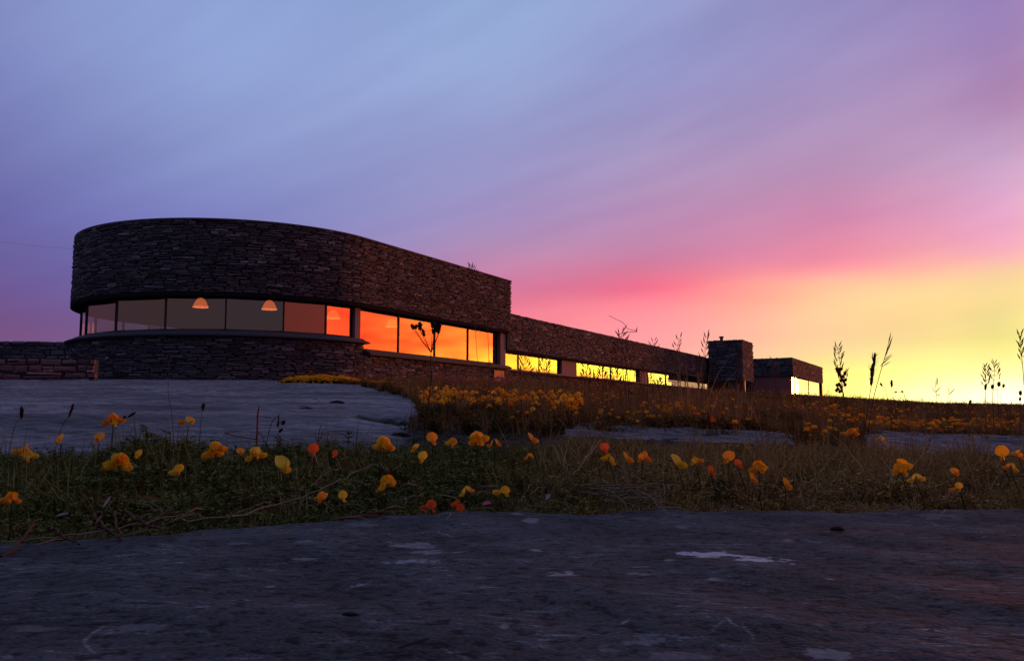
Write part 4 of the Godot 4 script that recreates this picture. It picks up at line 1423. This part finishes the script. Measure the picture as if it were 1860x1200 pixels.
	stalk("plantain_head", "small dark oblique spike right of the tall orange flower", "dried plant", [[188, 805], [205, 785], [233, 757]], 1.4, 0.0005, dark_col, [["bud", 233, 757, 14, -8, 6], ["bud", 222, 760, 4, -5, 6]])
	stalk("plantain_head", "dark round bud on a straight stem right of the green hump", "dried plant", [[360, 800], [364, 770], [367, 744]], 1.4, 0.0006, dark_col, [["bud", 367, 745, 1, -13, 8]])
	stalk("broken_stem", "thick reddish broken stem standing before the grey rock", "dried plant", [[466, 800], [467, 770], [470, 738]], 1.35, 0.0022, Color(0.19, 0.075, 0.05), [["spikelet", 468, 748, -6, 12, 5], ["spikelet", 467, 790, 6, -9, 5], ["spikelet", 408, 786, 16, -1, 5]])
	stalk("dead_seed_stem", "bent dark seed stem right of the thick broken one", "dried plant", [[470, 796], [490, 776], [508, 753]], 1.38, 0.0008, dark_col, [["bud", 512, 772, 3, -9, 9], ["bud", 508, 785, 7, -7, 7], ["bud", 504, 775, 4, -10, 5], ["spikelet", 507, 753, -3, 18, 4]])
	stalk("leafy_shoot", "small dark leafy shoot rising from the mat before the rock", "plant", [[632, 815], [633, 795], [634, 786]], 1.4, 0.0008, Color(0.04, 0.05, 0.015), [["spikelet", 633, 795, -9, -6, 6], ["spikelet", 633, 795, 9, -5, 6], ["spikelet", 634, 790, -6, -9, 6], ["spikelet", 634, 790, 7, -8, 6], ["spikelet", 633, 802, -10, 0, 6], ["spikelet", 633, 802, 10, 1, 6], ["spikelet", 634, 788, 0, -8, 5]])
	stalk("leafy_shoot", "slender dark grass shoot left of the leafy shoot", "plant", [[572, 822], [578, 795], [583, 772]], 1.4, 0.0008, Color(0.04, 0.04, 0.015), [["spikelet", 577, 805, -8, -18, 4], ["spikelet", 600, 812, -6, -26, 3], ["spikelet", 580, 800, 4, -22, 4]])
	stalk("bare_twig", "dark wavy bare twig rising above the long roof line", "twig", [[1146, 790], [1142, 720], [1138, 660], [1128, 625], [1126, 606], [1158, 602], [1141, 597], [1132, 586], [1122, 581], [1106, 573]], 2.6, 0.0013, dark_col, [["spikelet", 1156, 601, 3, -8, 5]])
	var tall := [
		[[[1140, 785], [1136, 720], [1130, 660], [1128, 612]], 2.7, panicle(16, 1132, 660, 1128, 600, 22.0, 10.0, 5.0), "dense brown grass head under the wavy bare twig"],
		[[[1180, 780], [1176, 720], [1182, 670], [1188, 625]], 2.8, panicle(9, 1182, 660, 1188, 618, 14.0, 9.0, 4.0), "loose grass head poking over the roof right of the bare twig"],
		[[[1212, 780], [1214, 720], [1222, 670], [1234, 615]], 2.9, panicle(9, 1218, 680, 1234, 612, 12.0, 10.0, 5.0), "loose grass head against the pink sky between twig and tower"],
		[[[1262, 780], [1268, 720], [1278, 660], [1286, 610]], 2.9, panicle(10, 1272, 700, 1284, 606, 9.0, 12.0, 5.0), "blurred pink grass head just left of the square tower"],
		[[[960, 790], [964, 740], [958, 690], [948, 655]], 2.6, panicle(13, 960, 690, 950, 650, 16.0, 9.0, 5.0), "grass head before the first yellow window, left of two"],
		[[[992, 790], [990, 740], [984, 690], [990, 658]], 2.6, panicle(12, 985, 690, 990, 652, 15.0, 9.0, 5.0), "grass head before the first yellow window, right of two"],
		[[[1072, 790], [1074, 730], [1068, 690], [1062, 662]], 2.6, panicle(10, 1068, 695, 1064, 664, 12.0, 9.0, 5.0), "grass head before the left part of the second yellow window"],
		[[[1098, 790], [1094, 730], [1096, 690], [1090, 664]], 2.65, panicle(10, 1096, 700, 1092, 668, 10.0, 9.0, 6.0), "dark grass head before the middle of the second yellow window"],
		[[[1128, 790], [1130, 730], [1120, 700], [1112, 672]], 2.6, panicle(11, 1124, 705, 1114, 672, 14.0, 9.0, 5.0), "grass head before the right part of the second yellow window"],
		[[[1204, 780], [1202, 730], [1200, 700], [1196, 680]], 2.7, panicle(5, 1201, 708, 1197, 690, 5.0, 7.0, 7.0), "stub of dark grass before the smallest yellow window"],
		[[[1320, 770], [1334, 720], [1345, 670], [1346, 655]], 3.0, panicle(6, 1338, 690, 1346, 650, 5.0, 12.0, 4.0), "pale grass before the base of the square tower"],
		[[[1425, 770], [1416, 720], [1408, 690], [1406, 660]], 3.0, panicle(7, 1412, 690, 1406, 652, 10.0, 10.0, 4.0), "reddish grass before the end block's blank wall"],
		[[[868, 790], [872, 720], [866, 640], [858, 490]], 2.3, panicle(7, 862, 505, 855, 482, 6.0, 9.0, 4.0), "tallest thin grass with dark tip at the building's roof edge"],
		[[[895, 790], [890, 700], [886, 600], [884, 540]], 2.4, panicle(5, 886, 560, 882, 535, 8.0, 11.0, 4.0), "thin grass with pale seeds before the stone beside the roof edge grass"],
	]
	for s in tall:
		stalk("seed_grass", s[3], "grass", s[0], s[1], 0.0011, Color(0.2, 0.08, 0.05), s[2], "tall seed grasses before the building and the sunset")
	var right := [
		[[[1545, 800], [1536, 740], [1529, 690], [1526, 655], [1521, 628]], 2.4, panicle(12, 1531, 690, 1520, 628, 13.0, 12.0, 5.0), "seed grass nearest the end block against the yellow sky"],
		[[[1562, 860], [1570, 790], [1580, 720], [1585, 690], [1588, 645]], 1.9, [["bud", 1582, 700, 2, -22, 8], ["bud", 1584, 685, 3, -26, 10], ["bud", 1587, 666, 2, -26, 7], ["spikelet", 1585, 684, -4, -18, 5], ["spikelet", 1587, 655, 1, -18, 4]], "tall dark compact spike in the yellow sky"],
		[[[1568, 850], [1584, 740], [1596, 690], [1606, 655], [1618, 612]], 1.92, [["spikelet", 1608, 648, 9, -26, 6], ["spikelet", 1612, 636, 8, -26, 6], ["spikelet", 1616, 622, 5, -20, 5], ["spikelet", 1598, 664, 22, -20, 5], ["spikelet", 1606, 654, 16, -12, 4], ["spikelet", 1604, 664, 12, -8, 4]], "tall forked grass leaning right beside the dark compact spike"],
		[[[1632, 760], [1624, 725], [1619, 700]], 2.6, [["bud", 1619, 703, -1, -13, 6]], "plantain bud upright right of the tall forked grass"],
		[[[1622, 760], [1612, 720], [1604, 700]], 2.6, [["bud", 1604, 701, -3, -6, 5]], "small round bud left of the upright plantain bud"],
		[[[1650, 760], [1645, 725], [1638, 712], [1630, 711]], 2.7, [["bud", 1632, 711, -5, 1, 4], ["bud", 1640, 712, -4, -2, 4]], "nodding small bud right of the upright plantain bud"],
		[[[1704, 760], [1703, 730], [1700, 700], [1702, 686]], 2.7, [["spikelet", 1702, 700, 1, -16, 5], ["spikelet", 1700, 712, 12, -12, 4], ["spikelet", 1699, 714, -10, -16, 3], ["spikelet", 1702, 718, 6, -2, 4]], "short leafy grass alone in the pale sky"],
		[[[1722, 760], [1722, 730], [1726, 712]], 2.7, [["spikelet", 1724, 716, 12, -13, 4], ["spikelet", 1722, 716, 2, -14, 3]], "short forked grass right of the short leafy one"],
		[[[1792, 770], [1790, 730], [1792, 700], [1790, 665]], 2.5, panicle(9, 1794, 700, 1790, 664, 9.0, 9.0, 5.0), "dark seed grass left of two near the right edge"],
		[[[1806, 770], [1804, 730], [1806, 690], [1808, 660]], 2.5, panicle(9, 1806, 690, 1808, 658, 12.0, 8.0, 4.0), "pale seed grass right of two near the right edge"],
		[[[1815, 770], [1814, 735], [1812, 708]], 2.5, [["bud", 1803, 706, 2, -8, 8], ["bud", 1815, 702, 1, -9, 8], ["bud", 1790, 708, 2, -12, 6], ["bud", 1822, 704, 1, -7, 6]], "group of dark round seed heads under the two seed grasses"],
		[[[1868, 850], [1862, 720], [1858, 660], [1852, 604]], 1.9, panicle(7, 1858, 655, 1853, 604, 5.0, 11.0, 6.0), "tall dark grass cut by the right edge of the picture"],
		[[[1853, 770], [1854, 735], [1854, 716]], 2.4, [["bud", 1854, 718, 0, -9, 8], ["bud", 1853, 728, 0, -7, 6]], "dark bud low at the right edge of the picture"],
		[[[1758, 770], [1760, 745], [1763, 728]], 2.6, [["bud", 1762, 735, 2, -9, 7]], "low dark bud on the horizon left of the seed head group"],
	]
	for s in right:
		stalk("seed_grass", s[3], "grass", s[0], s[1], 0.0011, Color(0.16, 0.06, 0.04), s[2], "tall seed grasses before the building and the sunset")
	# red dock flower against the sky
	var dock := [["spikelet", 1531, 722, 0, -10, 5]]
	for i in 26:
		dock.append(["bud", 1529 + rng.randf_range(-9, 10), 716 - rng.randf() * 44.0, rng.randf_range(-3, 3), -6, 7])
	stalk("dock_flower", "bright red dock flower spike left of the tall dark spike", "plant", [[1538, 800], [1534, 750], [1530, 700], [1528, 676]], 2.35, 0.001, Color(0.4, 0.07, 0.05), dock)
	for e in [[556, 744, 15.0, "dark chip lowest of the three on the bare rock"], [571, 728, 12.0, "dark chip left of two on the upper bare rock"], [612, 732, 15.0, "dark chip right of two on the upper bare rock"], [372, 714, 9.0, "tiny dark chip on the bare rock below the rounded wall"], [728, 793, 20.0, "wet dark stone at the foot of the rock's lower right corner"]]:
		var d := 1.7
		for it in 300:
			var q := at(e[0], e[1], d)
			if q.y <= gy(q.x, q.z): break
			d *= 1.01
		d = minf(d, 14.0)
		var p := at(e[0], e[1], d)
		p.y = gy(p.x, p.z)
		var w: float = e[2] / FOC * d
		var ball := Geo.new()
		ball.col = Color(0.03, 0.026, 0.028)
		ball.tube([Vector3(-w, 0, 0), Vector3(-w * 0.6, w * 0.05, 0.02 * w), Vector3(0.1 * w, w * 0.09, 0), Vector3(w * 0.6, w * 0.04, 0), Vector3(w, 0, 0)], [0.001, w * 0.18, w * 0.24, w * 0.16, 0.001], 9)
		tag(put("stone_chip", ball.mesh(mats.straw), self, Transform3D(Basis(), p)), e[3], "stone")
	# upright dry stems on the bank
	var straw: Array = []
	for k in 4:
		var g := Geo.new()
		g.col = [Color(0.34, 0.17, 0.08), Color(0.26, 0.11, 0.06), Color(0.4, 0.21, 0.11), Color(0.2, 0.08, 0.05)][k]
		var hgt := 0.12 + 0.012 * k
		g.tube([Vector3(0, -0.01, 0), Vector3(0.003, hgt * 0.5, 0), Vector3(0.001 * k, hgt, 0.002)], [0.0011, 0.0009, 0.0006], 4)
		for q in 7:
			g.tube([Vector3(0.001 * k, hgt - 0.004 * q, 0), Vector3(0.001 * k + 0.004 * (1 if q % 2 == 0 else -1), hgt + 0.005 - 0.004 * q, 0.001)], [0.0011, 0.0004], 4)
		straw.append(g.mesh(mats.straw))
	for i in 110:
		var u := 1055.0 + 240.0 * pow(rng.randf(), 0.9) if i < 80 else rng.randf_range(760.0, 1500.0)
		var d := rng.randf_range(2.35, 3.3)
		var x := (u - 930.0) / FOC * d
		var o := put("dry_stalk", straw[rng.randi() % 4], self, Transform3D(Basis.from_euler(Vector3(rng.randf_range(-0.1, 0.1), rng.randf() * TAU, rng.randf_range(-0.14, 0.14))).scaled(Vector3.ONE * rng.randf_range(0.7, 1.25)), Vector3(x, gy(x, -d), -d)))
		tag(o, "upright dry brown stalk among the many on the bank below the lit windows", "dried plant", "dry stalks on the bank")
	# rough grass between the two walls at the far left
	var gx: Array = []
	var gc: Array = []
	for i in 700:
		var d := rng.randf_range(23.0, 33.0)
		var u := rng.randf_range(-380.0, 165.0)
		var x := (u - 930.0) / FOC * d
		gx.append(Transform3D(Basis(Vector3.UP, rng.randf() * TAU).scaled(Vector3.ONE * rng.randf_range(3.0, 5.0)), Vector3(x, gy(x, -d), -d)))
		gc.append(vary(Color(0.09, 0.08, 0.025), 0.3))
	tag(many("grass", tufts[1].mesh(mats.foliage), gx, gc), "rough olive grass between the two stone walls at the far left")
	# pink thrift by the building
	for s in [[826, 688, 11.0, "pink flower clump left of two below the wide orange window"], [905, 690, 12.0, "pink flower clump right of two, beside the red door"]]:
		var p := at(s[0], s[1] + 12.0, s[2])
		p.y = gy(p.x, p.z)
		var t := thing("pink_flower_clump", s[3], "flower patch", p, "pink flower clumps by the building")
		var g := Geo.new()
		for i in 60:
			var q := Vector3(rng.randfn(0, 0.16), rng.randf_range(0.02, 0.15), rng.randfn(0, 0.12))
			g.col = vary(Color(0.42, 0.10, 0.22), 0.3)
			for m in 5: g.petal(q, Vector3(rng.randfn(), rng.randf() + 0.4, rng.randfn()), Vector3(0.2, 0.3, 1), 0.03, 0.014, 0.3, 0, 2, 2)
		put("blossom", g.mesh(mats.petal), t).set_meta("kind", "stuff")
		g = Geo.new()
		for i in 80:
			g.col = vary(Color(0.05, 0.05, 0.02), 0.3)
			var q := Vector3(rng.randfn(0, 0.17), -0.01, rng.randfn(0, 0.13))
			g.petal(q, Vector3(rng.randfn(0, 0.3), 1, rng.randfn(0, 0.3)), Vector3(0, 0.2, 1), rng.randf_range(0.05, 0.14), 0.008, 0.1, 0, 2, 3)
		put("leaves", g.mesh(mats.foliage), t).set_meta("kind", "stuff")

	# dead twigs and straws on the slab edge: pixels and depths
	var brown := Color(0.09, 0.04, 0.025)
	var pale := Color(0.27, 0.21, 0.14)
	var sticks := [
		["twig", "brown twig at the lower left corner pointing to the slab", [[60, 950, 0.78], [35, 985, 0.73], [0, 1020, 0.68]], 0.0026, brown],
		["twig", "short brown twig second from the left on the slab edge", [[92, 955, 0.8], [118, 975, 0.77], [143, 993, 0.745]], 0.0022, brown],
		["twig", "brown twig third from the left, crossing the pale straw", [[170, 935, 0.83], [195, 962, 0.79], [217, 985, 0.765]], 0.0024, brown],
		["twig", "brown twig meeting the third one at its tip", [[208, 930, 0.84], [212, 955, 0.8], [215, 978, 0.77]], 0.0022, brown],
		["twig", "longest brown twig, ending in a pale tip on the slab", [[222, 928, 0.86], [265, 950, 0.81], [306, 970, 0.785]], 0.0026, brown],
		["straw", "pale straw lying along the slab edge at the left", [[0, 985, 0.765], [80, 975, 0.77], [180, 965, 0.79], [250, 950, 0.815], [330, 935, 0.85]], 0.0011, pale],
		["straw", "long pale straw rising from the slab edge over the green mat", [[420, 938, 0.85], [500, 917, 0.9], [580, 890, 0.93], [640, 862, 0.96], [682, 842, 0.98], [705, 855, 0.97]], 0.0011, pale],
		["straw", "pale straw beside the long one, lower and flatter", [[330, 945, 0.85], [420, 935, 0.88], [470, 915, 0.9], [495, 911, 0.92]], 0.0008, pale],
		["straw", "thin pale straw above the long one in the green mat", [[565, 880, 1.0], [590, 860, 1.02], [620, 850, 1.05]], 0.0006, pale],
		["straw", "pale straw slanting up to the vivid red floret", [[1042, 862, 1.15], [1066, 830, 1.2], [1092, 797, 1.28]], 0.0011, pale],
		["straw", "short pale straw leaning left of the slanting one", [[1007, 812, 1.25], [1018, 836, 1.2], [1030, 856, 1.16]], 0.0009, pale],
		["straw", "straw fanning right from the dry tangle, uppermost", [[1130, 848, 1.1], [1180, 860, 1.08], [1205, 865, 1.06]], 0.0008, pale],
		["straw", "straw fanning right from the dry tangle, second down", [[1120, 850, 1.08], [1170, 875, 1.05], [1210, 892, 1.02]], 0.0008, pale],
		["straw", "curved straw in the tangle reaching out over the slab", [[1120, 885, 1.05], [1165, 892, 1.02], [1190, 912, 0.99], [1218, 938, 0.96]], 0.0011, pale],
		["straw", "thick straw in the tangle left of the curved one", [[1095, 868, 1.08], [1118, 895, 1.03], [1142, 928, 0.985]], 0.001, pale],
		["straw", "flat straw at the left end of the tangle", [[1056, 882, 1.06], [1090, 880, 1.06], [1130, 890, 1.04]], 0.0012, pale],
		["straw", "lowest straw of the tangle lying on the slab", [[1090, 905, 1.02], [1130, 912, 1.0], [1180, 925, 0.985]], 0.001, pale],
		["straw", "pale stalk beside the star shaped orange floret", [[1712, 908, 1.02], [1728, 898, 1.03], [1742, 892, 1.04]], 0.0011, pale],
		["straw", "pale grass blade slanting down right of the small orange floret", [[1528, 868, 1.1], [1542, 882, 1.08], [1553, 900, 1.05]], 0.0009, pale],
		["dead_leaf", "brown dry leaf strips on the slab edge left of the red petals", [[616, 948, 0.93], [650, 938, 0.95], [700, 930, 0.975]], 0.0022, Color(0.09, 0.035, 0.025)],
		["dead_leaf", "shorter brown dry leaf beside the strips on the slab edge", [[632, 944, 0.94], [662, 940, 0.945], [690, 938, 0.95]], 0.0026, Color(0.13, 0.06, 0.04)],
	]
	for s in sticks:
		var pts: Array = []
		var o := at(s[2][0][0], s[2][0][1], s[2][0][2])
		for p in s[2]: pts.append(at(p[0], p[1], p[2]) - o)
		var path := smooth(pts, 5)
		for i in path.size():
			path[i] += Vector3(0.003 * nz2.get_noise_1d(i * 30.0 + 7.0), 0.004 * nz.get_noise_1d(i * 30.0 + s[2][0][0]), 0.003 * nz.get_noise_1d(i * 40.0 + 90.0))
			# nothing sinks into the slab
			path[i].y = maxf(path[i].y, s[3] * 0.7 - o.y + 0.001) if -(path[i].z + o.z) < slab_edge(path[i].x + o.x) - 0.02 else path[i].y
		var g := Geo.new()
		g.col = s[4]
		var radii := taper(path.size(), s[3] * 0.68, s[3] * 0.36)
		for i in radii.size(): radii[i] *= 1.0 + 0.5 * nz2.get_noise_1d(i * 70.0 + s[2][0][1])
		g.tube(path, radii, 6)
		var m := put(s[0], g.mesh(mats.straw), self, Transform3D(Basis(), o))
		tag(m, s[1], "twig" if s[0] == "twig" else "straw" if s[0] == "straw" else "leaf", s[0] + " pieces on the slab edge")
	for i in 16:
		var a := at(rng.randf_range(1050.0, 1140.0), rng.randf_range(868.0, 915.0), rng.randf_range(1.0, 1.06))
		var b := at(rng.randf_range(1120.0, 1225.0), rng.randf_range(880.0, 938.0), rng.randf_range(0.97, 1.03))
		a.y = maxf(a.y, 0.002); b.y = maxf(b.y, 0.002)
		var g := Geo.new()
		g.col = vary(Color(0.2, 0.14, 0.09), 0.4)
		g.tube(smooth([Vector3.ZERO, (b - a) * 0.5 + Vector3(0, rng.randf_range(0.0, 0.012), 0), b - a], 3), taper(7, 0.0009, 0.0004), 4)
		tag(put("straw", g.mesh(mats.straw), self, Transform3D(Basis(), a)), "one of the fine dry straws that make up the tangle on the slab edge", "straw", "fine straws of the tangle")
	# bits on the slab
	var lumps := [
		["pebble", "small dark pebble alone on the slab at the right", 1521, 962, 13.0, 5.0, Color(0.05, 0.03, 0.025)],
		["dead_leaf", "dark brown leaf flake on the slab near the bottom edge", 752, 1172, 30.0, 4.0, Color(0.05, 0.035, 0.025)],
		["pebble", "thin dark stone chip right of centre, above the leaf flake", 636, 1116, 14.0, 4.0, Color(0.03, 0.025, 0.025)],
		["petal", "pale fallen petal among the twigs, left of two", 112, 935, 10.0, 5.0, Color(0.3, 0.24, 0.2)],
		["petal", "pale fallen petal upright among the twigs, right of two", 191, 918, 4.0, 11.0, Color(0.4, 0.36, 0.38)],
		["petal", "pink fallen petal at the slab edge near centre", 885, 915, 8.0, 6.0, Color(0.55, 0.12, 0.2)],
		["petal", "white fallen petal at the slab edge right of centre", 997, 905, 4.0, 6.0, Color(0.4, 0.33, 0.3)],
		["petal", "pale petal under the crossing twigs", 178, 948, 4.0, 9.0, Color(0.25, 0.18, 0.16)],
	]
	for s in lumps:
		var dep: float = (EYE - 0.003) * -1.0 / ray(s[2], s[3]).y
		if s[0] == "petal": dep = minf(dep, slab_edge((s[2] - 930.0) / FOC * dep) - 0.02)
		var p := at(s[2], s[3], dep)
		var g := Geo.new()
		g.col = s[6]
		var w: float = s[4] / FOC * dep
		var h: float = s[5] / FOC * dep
		if s[0] == "pebble":
			var ball := Geo.new()
			ball.col = s[6]
			ball.tube([Vector3(-w, 0, 0), Vector3(-w * 0.7, h * 0.3, 0), Vector3(-w * 0.1, h * 0.55, 0.002), Vector3(w * 0.6, h * 0.2, 0), Vector3(w, -h * 0.1, 0)], [0.0005, h * 0.7, h, h * 0.75, 0.0005], 9)
			g = ball
		else:
			g.petal(Vector3(-w, -0.0015, 0), Vector3(1, 0.1 if h < w else 1.2, -0.3), Vector3(0, 1, 0.3), maxf(w, h) * 2.0, minf(w, h) * 1.2, 0.5, 0.15, 4, 5)
		tag(put(s[0], g.mesh(mats.straw), self, Transform3D(Basis(), p)), s[1], "stone" if s[0] == "pebble" else "leaf" if s[0] == "dead_leaf" else "petal")
	# the faint cable behind the rounded end, between two poles
	var c0 := at(-260, 385, 60.0)
	var c1 := at(330, 450, 70.0)
	var hang: Array = []
	for i in 13:
		var t := i / 12.0
		hang.append(c0.lerp(c1, t) - c0 + Vector3(0, -1.1 * 4.0 * t * (1.0 - t), 0))
	var cg := Geo.new()
	cg.col = Color(0.05, 0.05, 0.06)
	cg.tube(hang, taper(13, 0.006, 0.006), 5)
	tag(put("overhead_cable", cg.mesh(mats.straw), self, Transform3D(Basis(), c0)), "thin cable crossing the sky at the far left to behind the building", "cable")
	for e in [[c0, "wooden pole that carries the cable, out to the left"], [c1, "wooden pole that carries the cable, hidden behind the rounded end"]]:
		var foot := Vector3(e[0].x, gy(e[0].x, e[0].z), e[0].z)
		var pg := Geo.new()
		pg.col = Color(0.06, 0.05, 0.045)
		pg.tube([Vector3(0, -0.5, 0), Vector3(0, e[0].y - foot.y + 0.3, 0)], [0.13, 0.1], 10)
		tag(put("cable_pole", pg.mesh(mats.straw), self, Transform3D(Basis(), foot)), e[1], "pole", "poles of the overhead cable")
